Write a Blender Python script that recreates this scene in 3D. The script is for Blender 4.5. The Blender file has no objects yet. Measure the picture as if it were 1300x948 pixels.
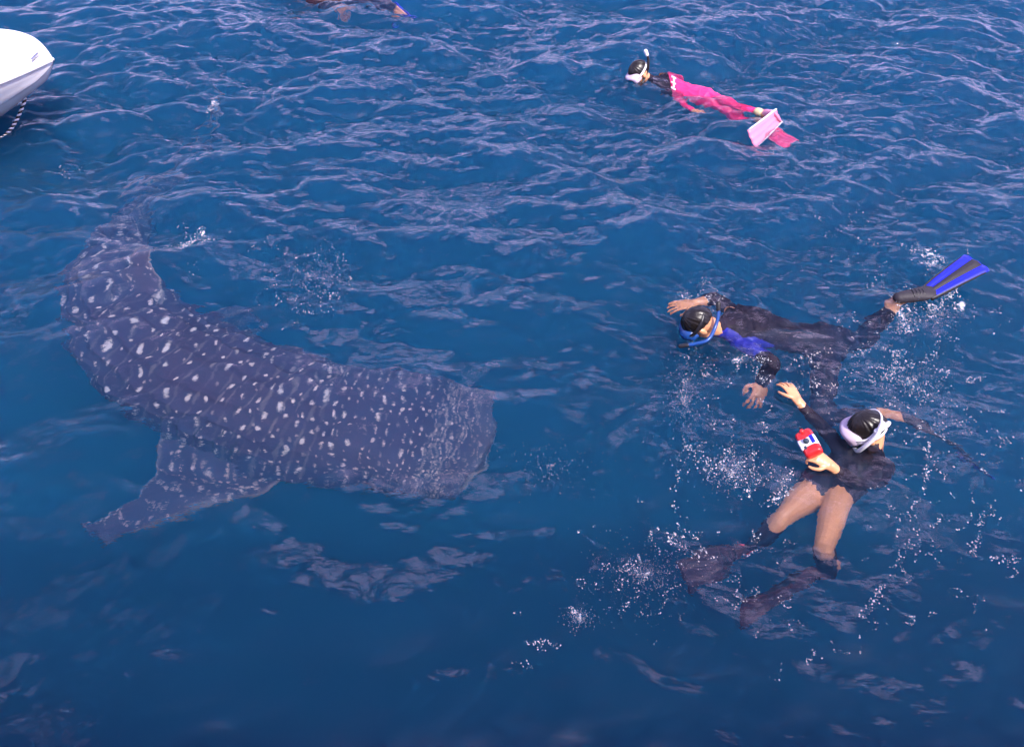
import bpy, bmesh, math, random
import numpy as np
from mathutils import Vector, Matrix

R = math.radians
random.seed(7)
rng = np.random.default_rng(11)
sc = bpy.context.scene
col = sc.collection

# ------------------------------------------------------------------ camera
CAM_H, PITCH, FPX, CX, CY, W0, H0 = 3.5, R(44.0), 1011.0, 650.0, 429.0, 1300.0, 948.0
cam = bpy.data.cameras.new('camera')
cam.sensor_fit = 'HORIZONTAL'
cam.sensor_width = 36.0
cam.lens = 36.0 * FPX / W0
cam.shift_y = (CY - H0 / 2) / W0
cam.clip_start = 0.05
cam.clip_end = 3000
cam_o = bpy.data.objects.new('camera', cam)
col.objects.link(cam_o)
cam_o.location = (0, 0, CAM_H)
cam_o.rotation_euler = (math.pi / 2 - PITCH, 0, 0)
sc.camera = cam_o

# ------------------------------------------------------------------ sky, sun, exposure
SUN_EL, SUN_AZ = R(58), R(150)          # azimuth clockwise from +Y (the view direction)
w = bpy.data.worlds.new('World')
sc.world = w
w.use_nodes = True
nt = w.node_tree
nt.nodes.clear()
sky = nt.nodes.new('ShaderNodeTexSky')
sky.sky_type = 'NISHITA'
sky.sun_disc = False
sky.sun_elevation = SUN_EL
sky.sun_rotation = SUN_AZ
sky.air_density = 1.0
sky.dust_density = 2.0
sky.ozone_density = 1.0
bg = nt.nodes.new('ShaderNodeBackground')
bg.inputs['Strength'].default_value = 0.15
wo = nt.nodes.new('ShaderNodeOutputWorld')
def wn(kind, **kw):
    n_ = nt.nodes.new(kind)
    for k_, v_ in kw.items(): setattr(n_, k_, v_)
    return n_
tcw = wn('ShaderNodeTexCoord')
sep = wn('ShaderNodeSeparateXYZ'); nt.links.new(tcw.outputs['Generated'], sep.inputs[0])
zz = wn('ShaderNodeMath', operation='MAXIMUM'); nt.links.new(sep.outputs[2], zz.inputs[0]); zz.inputs[1].default_value = 0.0
za = wn('ShaderNodeMath', operation='ADD'); nt.links.new(zz.outputs[0], za.inputs[0]); za.inputs[1].default_value = 0.10
dv = wn('ShaderNodeVectorMath', operation='SCALE'); inv = wn('ShaderNodeMath', operation='DIVIDE')
inv.inputs[0].default_value = 1.0; nt.links.new(za.outputs[0], inv.inputs[1])
nt.links.new(tcw.outputs['Generated'], dv.inputs[0]); nt.links.new(inv.outputs[0], dv.inputs['Scale'])
nz_ = wn('ShaderNodeTexNoise'); nz_.inputs['Scale'].default_value = 1.6; nz_.inputs['Detail'].default_value = 7; nz_.inputs['Roughness'].default_value = 0.55
nt.links.new(dv.outputs[0], nz_.inputs['Vector'])
sb_ = wn('ShaderNodeMath', operation='SUBTRACT'); nt.links.new(nz_.outputs['Fac'], sb_.inputs[0]); sb_.inputs[1].default_value = 0.55
th_ = wn('ShaderNodeMath', operation='MULTIPLY', use_clamp=True)      # the slanting path through the cloud layer thickens it
nt.links.new(sb_.outputs[0], th_.inputs[0]); mul = wn('ShaderNodeMath', operation='MULTIPLY'); nt.links.new(inv.outputs[0], mul.inputs[0]); mul.inputs[1].default_value = 5.0
nt.links.new(mul.outputs[0], th_.inputs[1])
cl_ = wn('ShaderNodeMix', data_type='RGBA'); nt.links.new(th_.outputs[0], cl_.inputs[0]); nt.links.new(sky.outputs[0], cl_.inputs[6]); cl_.inputs[7].default_value = (18.0, 17.0, 19.8, 1)
tint = wn('ShaderNodeMix', data_type='RGBA', blend_type='MULTIPLY')   # slide-film cast: the whole sky leans a little to lilac
tint.inputs[0].default_value = 1.0
tint.inputs[7].default_value = (1.05, 0.88, 1.22, 1)
nt.links.new(cl_.outputs[2], tint.inputs[6])
nt.links.new(tint.outputs[2], bg.inputs[0])
nt.links.new(bg.outputs[0], wo.inputs[0])
sun = bpy.data.lights.new('sun', 'SUN')
sun.energy = 4.0
sun.angle = R(0.5)
sun.color = (1.0, 0.95, 0.88)
sun_o = bpy.data.objects.new('sun', sun)
col.objects.link(sun_o)
sdir = Vector((math.sin(SUN_AZ) * math.cos(SUN_EL), math.cos(SUN_AZ) * math.cos(SUN_EL), math.sin(SUN_EL)))
sun_o.rotation_euler = (-sdir).to_track_quat('-Z', 'Y').to_euler()
sun_o.location = sdir * 40
vs = sc.view_settings
vs.view_transform = 'Standard'
vs.look = 'None'
vs.gamma = 1
vs.exposure = 0.80
vs.use_curve_mapping = False
cy = sc.cycles
cy.use_denoising = True
cy.max_bounces = 8
cy.diffuse_bounces = 2
cy.glossy_bounces = 4
cy.transmission_bounces = 8
cy.volume_bounces = 1
cy.transparent_max_bounces = 8
cy.caustics_refractive = True
cy.caustics_reflective = True
cy.blur_glossy = 1.0
cy.sample_clamp_indirect = 6.0

# ------------------------------------------------------------------ helpers
IOR = 1.333
def ray(px, py):
    u, v = (px - CX) / FPX, (py - CY) / FPX
    f = Vector((0, math.cos(PITCH), -math.sin(PITCH)))
    up = Vector((0, math.sin(PITCH), math.cos(PITCH)))
    return (f + Vector((1, 0, 0)) * u - up * v).normalized()
def P(px, py, z=0.0):
    """world point seen at photo pixel (px, py) at height z; below z=0 the ray bends at the water plane"""
    d = ray(px, py)
    o = Vector((0, 0, CAM_H))
    if z >= 0:
        return o + d * ((z - CAM_H) / d.z)
    p = o + d * (-CAM_H / d.z)
    h = Vector((d.x, d.y, 0)) / IOR
    t = Vector((h.x, h.y, -math.sqrt(max(0.0, 1 - h.length_squared))))
    return p + t * (z / t.z)

def tag(o, label=None, cat=None, group=None, kind=None):
    for k, v in (('label', label), ('category', cat), ('group', group), ('kind', kind)):
        if v: o[k] = v
    return o
def empty(name, loc=(0, 0, 0)):
    o = bpy.data.objects.new(name, None)
    col.objects.link(o)
    o.location = loc
    o.empty_display_size = 0.1
    return o
def link(name, me, mat=None, parent=None, smooth=True):
    o = bpy.data.objects.new(name, me)
    col.objects.link(o)
    if mat is not None:
        for m in (mat if isinstance(mat, (list, tuple)) else [mat]): me.materials.append(m)
    if smooth: me.shade_smooth()
    if parent:
        o.parent = parent
        o.matrix_parent_inverse = Matrix.Translation(-Vector(parent.location)) if parent.parent is None else Matrix.Translation(-Vector(parent.parent.location)) if parent.type == 'EMPTY' else Matrix.Identity(4)
    return o
def grid_mesh(name, V, closed_v=False, closed_u=False):
    """V: (nu, nv, 3) array -> quad mesh"""
    nu, nv = V.shape[:2]
    idx = np.arange(nu * nv).reshape(nu, nv)
    a = idx if not closed_u else np.vstack([idx, idx[:1]])
    if closed_v: a = np.hstack([a, a[:, :1]])
    F = np.stack([a[:-1, :-1], a[1:, :-1], a[1:, 1:], a[:-1, 1:]], -1).reshape(-1, 4)
    me = bpy.data.meshes.new(name)
    me.vertices.add(nu * nv)
    me.vertices.foreach_set('co', V.reshape(-1).astype(np.float32))
    me.loops.add(F.size)
    me.loops.foreach_set('vertex_index', F.reshape(-1).astype(np.int32))
    me.polygons.add(len(F))
    me.polygons.foreach_set('loop_start', (np.arange(len(F)) * 4).astype(np.int32))
    me.update(calc_edges=True)
    me.validate()
    return me
def catmull(pts, n):
    pts = np.asarray(pts, float)
    k = len(pts)
    t = np.linspace(0, k - 1, n)
    i = np.clip(t.astype(int), 0, k - 2)
    f = (t - i)[:, None]
    g = lambda j: pts[np.clip(j, 0, k - 1)]
    p0, p1, p2, p3 = g(i - 1), g(i), g(i + 1), g(i + 2)
    return 0.5 * (2 * p1 + (p2 - p0) * f + (2 * p0 - 5 * p1 + 4 * p2 - p3) * f ** 2 + (3 * p1 - p0 - 3 * p2 + p3) * f ** 3)

def mat(name, color, rough=0.5, spec=0.5, metal=0.0, noise=None, bump=None, coat=0.0, sss=0.0):
    m = bpy.data.materials.new(name)
    m.use_nodes = True
    n = m.node_tree.nodes
    L = m.node_tree.links
    b = n['Principled BSDF']
    b.inputs['Base Color'].default_value = (*color, 1)
    b.inputs['Roughness'].default_value = rough
    b.inputs['Specular IOR Level'].default_value = spec
    b.inputs['Metallic'].default_value = metal
    b.inputs['Coat Weight'].default_value = coat
    if sss:
        b.inputs['Subsurface Weight'].default_value = sss
        b.inputs['Subsurface Radius'].default_value = (0.012, 0.005, 0.003)
    tc = n.new('ShaderNodeTexCoord')
    if noise:
        scale, amt = noise
        tx = n.new('ShaderNodeTexNoise')
        tx.inputs['Scale'].default_value = scale
        tx.inputs['Detail'].default_value = 6
        L.new(tc.outputs['Object'], tx.inputs['Vector'])
        mx = n.new('ShaderNodeMix')
        mx.data_type = 'RGBA'
        mx.inputs[6].default_value = (*[c * (1 - amt) for c in color], 1)
        mx.inputs[7].default_value = (*[min(1, c * (1 + amt)) for c in color], 1)
        L.new(tx.outputs['Fac'], mx.inputs[0])
        L.new(mx.outputs[2], b.inputs['Base Color'])
    if bump:
        scale, st = bump
        tx = n.new('ShaderNodeTexNoise')
        tx.inputs['Scale'].default_value = scale
        tx.inputs['Detail'].default_value = 5
        L.new(tc.outputs['Object'], tx.inputs['Vector'])
        bp = n.new('ShaderNodeBump')
        bp.inputs['Strength'].default_value = st
        bp.inputs['Distance'].default_value = 0.01
        L.new(tx.outputs['Fac'], bp.inputs['Height'])
        L.new(bp.outputs[0], b.inputs['Normal'])
    return m

# ------------------------------------------------------------------ water: wave field
def wave_field(L, N, seed):
    g = np.random.default_rng(seed)
    k1 = 2 * np.pi * np.fft.fftfreq(N, L / N)
    kx, ky = np.meshgrid(k1, k1, indexing='ij')
    k = np.hypot(kx, ky)
    k[0, 0] = 1e9
    th = np.arctan2(ky, kx)
    def spec(kp, wind, spread, amp, pw=-3.9):
        s = np.exp(-1.25 * (kp / k) ** 2) * k ** pw
        d = 0.12 + np.abs(np.cos(th - wind)) ** spread
        a = np.sqrt(s) * d
        a *= np.exp(-(k / 110.0) ** 2)
        a[0, 0] = 0
        ph = g.normal(size=k.shape) + 1j * g.normal(size=k.shape)
        H = a * ph
        h = np.real(np.fft.ifft2(H))
        sx = np.real(np.fft.ifft2(1j * kx * H)); sy = np.real(np.fft.ifft2(1j * ky * H))
        sc_ = amp / np.sqrt(np.mean(sx ** 2 + sy ** 2))
        dx = np.real(np.fft.ifft2(-1j * kx / k * H)); dy = np.real(np.fft.ifft2(-1j * ky / k * H))
        return h * sc_, dx * sc_, dy * sc_
    a = spec(2 * np.pi / 3.4, R(112), 2, 0.20)
    b = spec(2 * np.pi / 1.25, R(76), 2.5, 0.25, -4.1)
    c = spec(2 * np.pi / 0.22, R(95), 1.5, 0.075, -4.0)
    return [p + q + r_ for p, q, r_ in zip(a, b, c)]
WL, WN = 20.0, 1280
WH, WDX, WDY = wave_field(WL, WN, 5)
def wave_amp(x, y):
    """wind-ruffled open water beyond, calmer in the lee of the viewing boat"""
    t = np.clip((y - 1.8) / 5.2, 0, 1)
    t = t * t * (3 - 2 * t)
    a = 0.38 + 0.70 * t
    edge = np.clip((12.5 - np.abs(x)) / 3, 0, 1) * np.clip((15.5 - y) / 3, 0, 1) * np.clip((y + 3.5) / 3, 0, 1)
    return a * edge
def samp(A, x, y):
    fx = (x / WL % 1) * WN; fy = (y / WL % 1) * WN
    i = np.floor(fx).astype(int); j = np.floor(fy).astype(int)
    u = fx - i; v = fy - j
    i0, i1, j0, j1 = i % WN, (i + 1) % WN, j % WN, (j + 1) % WN
    return A[i0, j0] * (1 - u) * (1 - v) + A[i1, j0] * u * (1 - v) + A[i0, j1] * (1 - u) * v + A[i1, j1] * u * v
def wave_z(x, y):
    x = np.asarray(x, float); y = np.asarray(y, float)
    a = wave_amp(x, y)
    qx, qy = x.copy(), y.copy()
    for _ in range(3):
        qx = x - 0.8 * a * samp(WDX, qx, qy); qy = y - 0.8 * a * samp(WDY, qx, qy)
    return a * samp(WH, qx, qy)
def stretch(a, b, n, far, m=26):
    c = np.linspace(a, b, n)
    s = (c[1] - c[0]) * np.cumsum(1.35 ** np.arange(1, 60))
    s = s[s < far]
    return np.concatenate([a - s[::-1], c, b + s])
gx = stretch(-8.2, 8.2, 960, 700)
gy = stretch(0.2, 12.2, 700, 700)
X, Y = np.meshgrid(gx, gy, indexing='ij')
A = wave_amp(X, Y)
V = np.stack([X + 0.8 * A * samp(WDX, X, Y), Y + 0.8 * A * samp(WDY, X, Y), A * samp(WH, X, Y)], -1)
DEPTH = 14.0
# closed body of water: sheet + skirt ring pushed down + bottom
nu, nv = V.shape[:2]
def water_mesh():
    me = bpy.data.meshes.new('water')
    n = nu * nv
    idx = np.arange(n).reshape(nu, nv)
    F = np.stack([idx[:-1, :-1], idx[1:, :-1], idx[1:, 1:], idx[:-1, 1:]], -1).reshape(-1, 4)
    per = np.concatenate([idx[:-1, 0], idx[-1, :-1], idx[:0:-1, -1], idx[0, :0:-1]])
    low = V.reshape(-1, 3)[per].copy(); low[:, 2] = -DEPTH
    li = n + np.arange(len(per))
    S = np.stack([per, li, np.roll(li, -1), np.roll(per, -1)], -1)
    co = np.vstack([V.reshape(-1, 3), low])
    quads = np.vstack([F, S])
    me.vertices.add(len(co)); me.vertices.foreach_set('co', co.reshape(-1).astype(np.float32))
    nl = quads.size + len(li)
    me.loops.add(nl)
    me.loops.foreach_set('vertex_index', np.concatenate([quads.reshape(-1), li[::-1]]).astype(np.int32))
    me.polygons.add(len(quads) + 1)
    me.polygons.foreach_set('loop_start', np.concatenate([np.arange(len(quads)) * 4, [quads.size]]).astype(np.int32))
    me.update(calc_edges=True)
    me.shade_smooth()
    return me
def water_material():
    m = bpy.data.materials.new('sea_water')
    m.use_nodes = True
    n = m.node_tree.nodes; L = m.node_tree.links
    n.clear()
    out = n.new('ShaderNodeOutputMaterial')
    gl = n.new('ShaderNodeBsdfGlass')
    gl.inputs['IOR'].default_value = IOR
    gl.inputs['Roughness'].default_value = 0.0
    geo = n.new('ShaderNodeNewGeometry')
    hs = []
    for scale, dist in ((11, 0.0045), (34, 0.0016)):
        mp = n.new('ShaderNodeMapping'); mp.inputs['Scale'].default_value = (0.75, 1.2, 1)
        tx = n.new('ShaderNodeTexNoise'); tx.inputs['Scale'].default_value = scale; tx.inputs['Detail'].default_value = 3
        L.new(geo.outputs['Position'], mp.inputs['Vector']); L.new(mp.outputs[0], tx.inputs['Vector'])
        mu = n.new('ShaderNodeMath'); mu.operation = 'MULTIPLY'; mu.inputs[1].default_value = dist
        L.new(tx.outputs['Fac'], mu.inputs[0]); hs.append(mu)
    ad = n.new('ShaderNodeMath'); ad.operation = 'ADD'
    L.new(hs[0].outputs[0], ad.inputs[0]); L.new(hs[1].outputs[0], ad.inputs[1])
    bp = n.new('ShaderNodeBump'); bp.inputs['Strength'].default_value = 1.0; bp.inputs['Distance'].default_value = 1.0
    L.new(ad.outputs[0], bp.inputs['Height']); L.new(bp.outputs[0], gl.inputs['Normal'])
    L.new(gl.outputs[0], out.inputs['Surface'])
    b = (0.014, 0.21, 0.56); a = (0.48, 0.33, 0.06)
    vsn = n.new('ShaderNodeVolumeScatter'); ds = max(b)
    vsn.inputs['Color'].default_value = (*[q / ds for q in b], 1); vsn.inputs['Density'].default_value = ds
    va = n.new('ShaderNodeVolumeAbsorption'); da = max(a)
    va.inputs['Color'].default_value = (*[1 - q / da for q in a], 1); va.inputs['Density'].default_value = da
    av = n.new('ShaderNodeAddShader')
    L.new(vsn.outputs[0], av.inputs[0]); L.new(va.outputs[0], av.inputs[1])
    L.new(av.outputs[0], out.inputs['Volume'])
    return m
water = link('water', water_mesh(), water_material())
tag(water, 'rippled deep blue sea water', 'water', kind='structure')


seabed_v = np.array([[[-500, -500, -13.0], [-500, 500, -13.0]], [[500, -500, -13.0], [500, 500, -13.0]]], float)
seabed = link('seabed', grid_mesh('seabed', seabed_v), mat('seabed_sand', (0.05, 0.06, 0.07), 0.9, noise=(0.4, 0.3)))
tag(seabed, 'dark deep sea floor far below', 'sea floor', kind='structure')

# ------------------------------------------------------------------ whale shark
def spot_material(name, base=(0.043, 0.032, 0.068), dot=(0.72, 0.72, 0.70)):
    m = bpy.data.materials.new(name)
    m.use_nodes = True
    n = m.node_tree.nodes; L = m.node_tree.links
    b = n['Principled BSDF']
    b.inputs['Roughness'].default_value = 0.6
    b.inputs['Specular IOR Level'].default_value = 0.12
    at = n.new('ShaderNodeAttribute'); at.attribute_name = 'spots'
    tc = n.new('ShaderNodeTexCoord')
    tx = n.new('ShaderNodeTexNoise'); tx.inputs['Scale'].default_value = 9; tx.inputs['Detail'].default_value = 8; tx.inputs['Roughness'].default_value = 0.7
    L.new(tc.outputs['Object'], tx.inputs['Vector'])
    mx = n.new('ShaderNodeMix'); mx.data_type = 'RGBA'
    mx.inputs[6].default_value = (*[c * 0.6 for c in base], 1); mx.inputs[7].default_value = (*[c * 1.5 for c in base], 1)
    L.new(tx.outputs['Fac'], mx.inputs[0])
    m2 = n.new('ShaderNodeMix'); m2.data_type = 'RGBA'
    m2.inputs[7].default_value = (*dot, 1)
    L.new(at.outputs['Fac'], m2.inputs[0]); L.new(mx.outputs[2], m2.inputs[6])
    L.new(m2.outputs[2], b.inputs['Base Color'])
    bp = n.new('ShaderNodeBump'); bp.inputs['Strength'].default_value = 0.3; bp.inputs['Distance'].default_value = 0.01
    t2 = n.new('ShaderNodeTexNoise'); t2.inputs['Scale'].default_value = 30; t2.inputs['Detail'].default_value = 4
    L.new(tc.outputs['Object'], t2.inputs['Vector']); L.new(t2.outputs['Fac'], bp.inputs['Height']); L.new(bp.outputs[0], b.inputs['Normal'])
    return m
def set_spots(me, vals):
    at = me.attributes.new('spots', 'FLOAT', 'POINT')
    at.data.foreach_set('value', np.asarray(vals, np.float32).reshape(-1))
class Skin:
    """raster of pale marks in skin coordinates (metres), looked up at the vertices"""
    def __init__(s, u0, u1, v0, v1, res=0.0035):
        s.u0, s.v0, s.res = u0, v0, res
        s.a = np.zeros((int((u1 - u0) / res) + 2, int((v1 - v0) / res) + 2))
    def dot(s, u, v, ru, rv, val, ang=0.0):
        k = int(max(ru, rv) / s.res) + 3
        i, j = int((u - s.u0) / s.res), int((v - s.v0) / s.res)
        i0, i1, j0, j1 = max(0, i - k), min(s.a.shape[0], i + k + 1), max(0, j - k), min(s.a.shape[1], j + k + 1)
        if i1 <= i0 or j1 <= j0: return
        U, Vv = np.meshgrid(np.arange(i0, i1) * s.res + s.u0 - u, np.arange(j0, j1) * s.res + s.v0 - v, indexing='ij')
        c, n = math.cos(ang), math.sin(ang)
        d = np.hypot((U * c + Vv * n) / ru, (-U * n + Vv * c) / rv)
        s.a[i0:i1, j0:j1] = np.maximum(s.a[i0:i1, j0:j1], val * np.clip((1.25 - d) / 0.5, 0, 1))
    def get(s, u, v):
        i = np.clip(((u - s.u0) / s.res + 0.5).astype(int), 0, s.a.shape[0] - 1)
        j = np.clip(((v - s.v0) / s.res + 0.5).astype(int), 0, s.a.shape[1] - 1)
        return s.a[i, j]

# photo x, photo y, height, half width, half height of the body at stations from snout to tail
SHARK = [(625,563,-.66,.32,.05),(620,563,-.66,.385,.09),(600,562,-.66,.425,.135),(545,556,-.65,.44,.19),(475,547,-.62,.435,.24),
         (400,536,-.60,.445,.28),(325,509,-.58,.45,.315),(239,469,-.57,.45,.325),(171,415,-.59,.395,.305),(142,364,-.64,.315,.265),
         (148,312,-.72,.225,.215),(175,270,-.92,.16,.165),(206,236,-1.12,.115,.115),(234,204,-1.22,.085,.085),(256,176,-1.2,.045,.075)]
def shark():
    c = np.array([[*P(a, b, z), wd, h] for a, b, z, wd, h in SHARK])
    n, m = 860, 300
    q = catmull(c, n * 3)
    arc = np.concatenate([[0], np.cumsum(np.linalg.norm(np.diff(q[:, :3], axis=0), axis=1))])
    t = np.linspace(0, arc[-1], n)
    q = np.stack([np.interp(t, arc, q[:, k]) for k in range(5)], 1)
    # a blunt, flat mouth: square the first few centimetres
    d = np.gradient(q[:, :3], axis=0); d /= np.linalg.norm(d, axis=1)[:, None]
    ks = np.ones(41) / 41
    d = np.stack([np.convolve(np.pad(d[:, k], 20, 'edge'), ks, 'valid') for k in range(3)], 1)
    d /= np.linalg.norm(d, axis=1)[:, None]
    s = np.cross([0, 0, 1.0], d); s /= np.linalg.norm(s, axis=1)[:, None]
    u = np.cross(d, s)
    th = np.linspace(0, 2 * np.pi, m, endpoint=False) + np.pi / 2      # starts on the back
    ct, st = np.cos(th), np.sin(th)
    a = t[:, None]
    ex = np.clip(0.78 + 0.2 * a / 1.2, 0.78, 1.0)
    X_ = np.sign(ct) * np.abs(ct)[None] ** ex
    Z_ = np.sign(st) * np.abs(st)[None] ** ex
    top = np.clip(st, 0, 1)[None]
    rid = np.zeros_like(X_)
    for ang in (0.0, 0.42, 0.8, 1.15):                                  # the ridges that run along the back
        for sg in (-1, 1):
            dd = (th - np.pi / 2 + np.pi) % (2 * np.pi) - np.pi - sg * ang
            rid += np.exp(-(dd / 0.05) ** 2)[None] * (0.014 if ang else 0.009)
    rid = rid * np.clip((a - 0.9) / 0.7, 0, 1) * np.clip((arc[-1] - a) / 0.9, 0, 1)
    rr = 1 + rid / np.maximum(q[:, 4:5], 0.1)
    # rounded front edge, seen from above: slightly convex
    fr_ = np.clip(1 - t / 0.32, 0, 1)[:, None]
    nose = fr_ ** 1.3 * 0.10 * X_ ** 2 + np.clip(1 - t / 0.7, 0, 1)[:, None] * 0.085 * X_
    V = (q[:, None, :3] + (q[:, 3:4] * X_ * rr)[..., None] * s[:, None] + (q[:, 4:5] * Z_ * rr)[..., None] * u[:, None]
         + nose[..., None] * d[:, None])
    # close both ends with a last ring drawn to the middle
    f0 = V[0].mean(0); f1 = V[-1].mean(0)
    mid0 = V[0] * 0.5 + f0 * 0.5 - d[0] * 0.022
    cap0 = np.repeat((f0 - d[0] * 0.03)[None], m, 0); cap1 = np.repeat(f1[None], m, 0)
    VV = np.concatenate([cap0[None], mid0[None], V, cap1[None]], 0)
    root = empty('whale_shark', (float(q[430, 0]), float(q[430, 1]), float(q[430, 2] - q[430, 4])))
    tag(root, 'large grey whale shark with white spots gliding just under the surface', 'shark')
    me = grid_mesh('body', VV, closed_v=True)
    # ---- spots, in (distance from snout, distance round from the back)
    per = np.pi * (3 * (q[:, 3] + q[:, 4]) - np.sqrt((3 * q[:, 3] + q[:, 4]) * (q[:, 3] + 3 * q[:, 4])))
    ph = (th - np.pi / 2 + np.pi) % (2 * np.pi) - np.pi
    around = ph[None] / (2 * np.pi) * per[:, None]
    LT = arc[-1]
    sk_ = Skin(0, LT + 0.1, -1.3, 1.3)
    g = np.random.default_rng(4)
    x = 0.02
    for k in range(1300):                                               # fine speckle over the snout
        x = g.uniform(0.0, 1.0) * 0.40
        r = 0.0045 + 0.004 * min(1, x / 0.6) * g.uniform(0.5, 1.1)
        sk_.dot(x, g.uniform(-0.75, 0.75), r, r, g.uniform(0.10, 0.5))
    x = 0.16
    row_no = 0
    while x < LT:
        row_no += 1
        f = min(1.0, max(0.0, (x - 0.3) / 1.5))
        row = 0.040 + 0.082 * f * (1 - 0.35 * min(1, max(0, (x - 3.2) / 1.2)))
        gap = 0.041 + 0.060 * f
        wdt = np.interp(x, t, per) / 2
        off = (row_no % 2) * gap / 2 + g.uniform(-.1, .1) * gap
        v = -wdt + off
        while v < wdt:
            low = abs(v) / wdt
            r = (0.0068 + 0.0092 * f) * g.uniform(0.6, 1.2)
            val = g.uniform(0.75, 1.0) * (1.0 if g.random() > 0.13 else 0.3)
            sk_.dot(x + g.normal(0, 0.006 + 0.008 * f), v + g.normal(0, 0.006), r * g.uniform(0.7, 1.1), r * (1 + .35 * f * g.random()), val)
            if f > 0.2 and g.random() < 0.5:
                sk_.dot(x + row / 2 + g.normal(0, 0.012), v + gap / 2 + g.normal(0, 0.02), r * 0.5, r * 0.5, val * 0.55)
            v += gap * g.uniform(0.9, 1.1)
        if f > 0.45:                                                    # pale bars between the rows of dots
            v = -wdt
            while v < wdt:
                ln = g.uniform(0.02, 0.07)
                sk_.dot(x + row / 2 + g.normal(0, 0.008), v, g.uniform(.006, .012), ln, g.uniform(0.02, 0.13))
                v += ln * 2.1
        x += row
    body_sp = np.zeros((n + 3, m))
    body_sp[2:-1] = sk_.get(np.repeat(t[:, None], m, 1), around)
    pale = np.clip((np.abs(around) / (per[:, None] / 2) - 0.50) / 0.30, 0, 1) * 0.5      # white belly
    body_sp[2:-1] = np.maximum(body_sp[2:-1], pale)
    lip = np.clip((0.16 - t) / 0.16, 0, 1)[:, None] * 0.06
    body_sp[2:-1] = np.maximum(body_sp[2:-1], lip)
    set_spots(me, body_sp)
    skin = spot_material('shark_skin')
    fin_skin = spot_material('dorsal_fin_skin', (0.062, 0.048, 0.085))
    body = link('body', me, skin, root)
    # ---- fins: a leading and a trailing edge, lens section between
    def fin(name, lead, trail, thick, dens=260, nu=120, nv=50, rmax=0.0105, skin_m=None):
        A_, B_ = catmull(lead, nu), catmull(trail, nu)
        cen = A_[-1] * 0.5 + B_[-1] * 0.5
        nrm = np.cross(A_[0] - B_[0], cen - A_[0]); nrm /= np.linalg.norm(nrm)
        f = np.linspace(0, 1, nv)
        prof = np.sqrt(np.clip(f * (1 - f) * 4, 0, 1)) * (1 - 0.35 * f)
        sp = np.linspace(0, 1, nu)
        tk = thick * (1 - sp) ** 0.7 + 0.006
        mid = A_[:, None] * (1 - f)[None, :, None] + B_[:, None] * f[None, :, None]
        wav = 0.006 * np.sin(sp * 23)[:, None] * f[None] ** 3
        up_ = mid + ((tk[:, None] * prof[None]) + wav)[..., None] * nrm
        dn_ = mid + (-(tk[:, None] * prof[None]) + wav)[..., None] * nrm
        ring = np.concatenate([up_, dn_[:, -2:0:-1]], 1)
        ring = np.concatenate([ring, np.repeat(ring[-1:].mean(1, keepdims=True), ring.shape[1], 1)], 0)
        me = grid_mesh(name, ring, closed_v=True)
        ln = np.linalg.norm(cen - (A_[0] + B_[0]) / 2)
        ch = np.linalg.norm(A_[0] - B_[0])
        S = Skin(-0.05, ln + 0.1, -ch, ch)
        gg = np.random.default_rng(len(name) + int(1000 * thick))
        for k in range(dens):
            r = rmax * gg.uniform(0.4, 1.1)
            S.dot(gg.uniform(0, ln), gg.uniform(-ch / 2, ch / 2), r * gg.uniform(0.7, 1.4), r, gg.uniform(0.3, 0.95), gg.uniform(0, 3))
        chord = np.linalg.norm(A_ - B_, axis=1)
        vv = (np.concatenate([f, f[-2:0:-1]])[None] - 0.5) * chord[:, None]
        vals = S.get(np.repeat((sp * ln)[:, None], vv.shape[1], 1), vv)
        vals = np.maximum(vals, np.clip((np.abs(vv) / np.maximum(chord[:, None], 0.01) - 0.44) / 0.06, 0, 1) * 0.28)
        vals = np.concatenate([vals, vals[-1:]], 0)
        set_spots(me, vals)
        return link(name, me, skin_m or skin, root)
    p3 = lambda *l: [tuple(P(*i)) for i in l]
    fin('pectoral_fin', p3((365,598,-.60),(340,632,-.63),(280,650,-.65),(215,668,-.67),(165,681,-.69),(130,688,-.71),(104,678,-.72)),
        p3((205,540,-.60),(198,568,-.63),(196,594,-.65),(184,626,-.67),(156,650,-.69),(124,662,-.71),(102,672,-.72)), 0.045, 330)
    k = int(n * 0.36)
    base = q[k, :3] + s[k] * -1 * q[k, 3] * 0.9
    # the far pectoral fin slopes away and down
    side = -s[k] if (-s[k])[1] > 0 else s[k]
    bf = q[int(n * .30), :3] + side * q[int(n * .30), 3] * 0.85 + np.array([0, 0, -.12])
    bb = q[int(n * .43), :3] + side * q[int(n * .43), 3] * 0.85 + np.array([0, 0, -.12])
    tip = bb + side * 0.50 + d[k] * 0.34 + np.array([0, 0, -.60])
    fin('pectoral_fin', [bf, bf * .6 + tip * .4 + side * .06, bf * .25 + tip * .75 + side * .04, tip],
        [bb, bb * .65 + tip * .35 - side * .05 , bb * .3 + tip * .7 - side * .03, tip], 0.045, 330)
    # dorsal fins and tail stand upright on the body axis
    def upright(name, f0, f1, height, rake, thick, drop=0.05, dens=120):
        i0, i1 = int(n * f0), int(n * f1)
        b0 = q[i0, :3] + u[i0] * (q[i0, 4] - drop); b1 = q[i1, :3] + u[i1] * (q[i1, 4] - drop)
        ax = d[i1]
        tp = b1 + u[i1] * (height + drop) + ax * rake
        lead = [b0, b0 * .62 + tp * .38 + u[i0] * height * .07, b0 * .25 + tp * .75 + u[i0] * height * .06, tp]
        trail = [b1, b1 * .6 + tp * .4 - ax * rake * .32, b1 * .25 + tp * .75 - ax * rake * .2, tp - u[i1] * 0.02]
        return fin(name, lead, trail, thick, dens)
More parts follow.
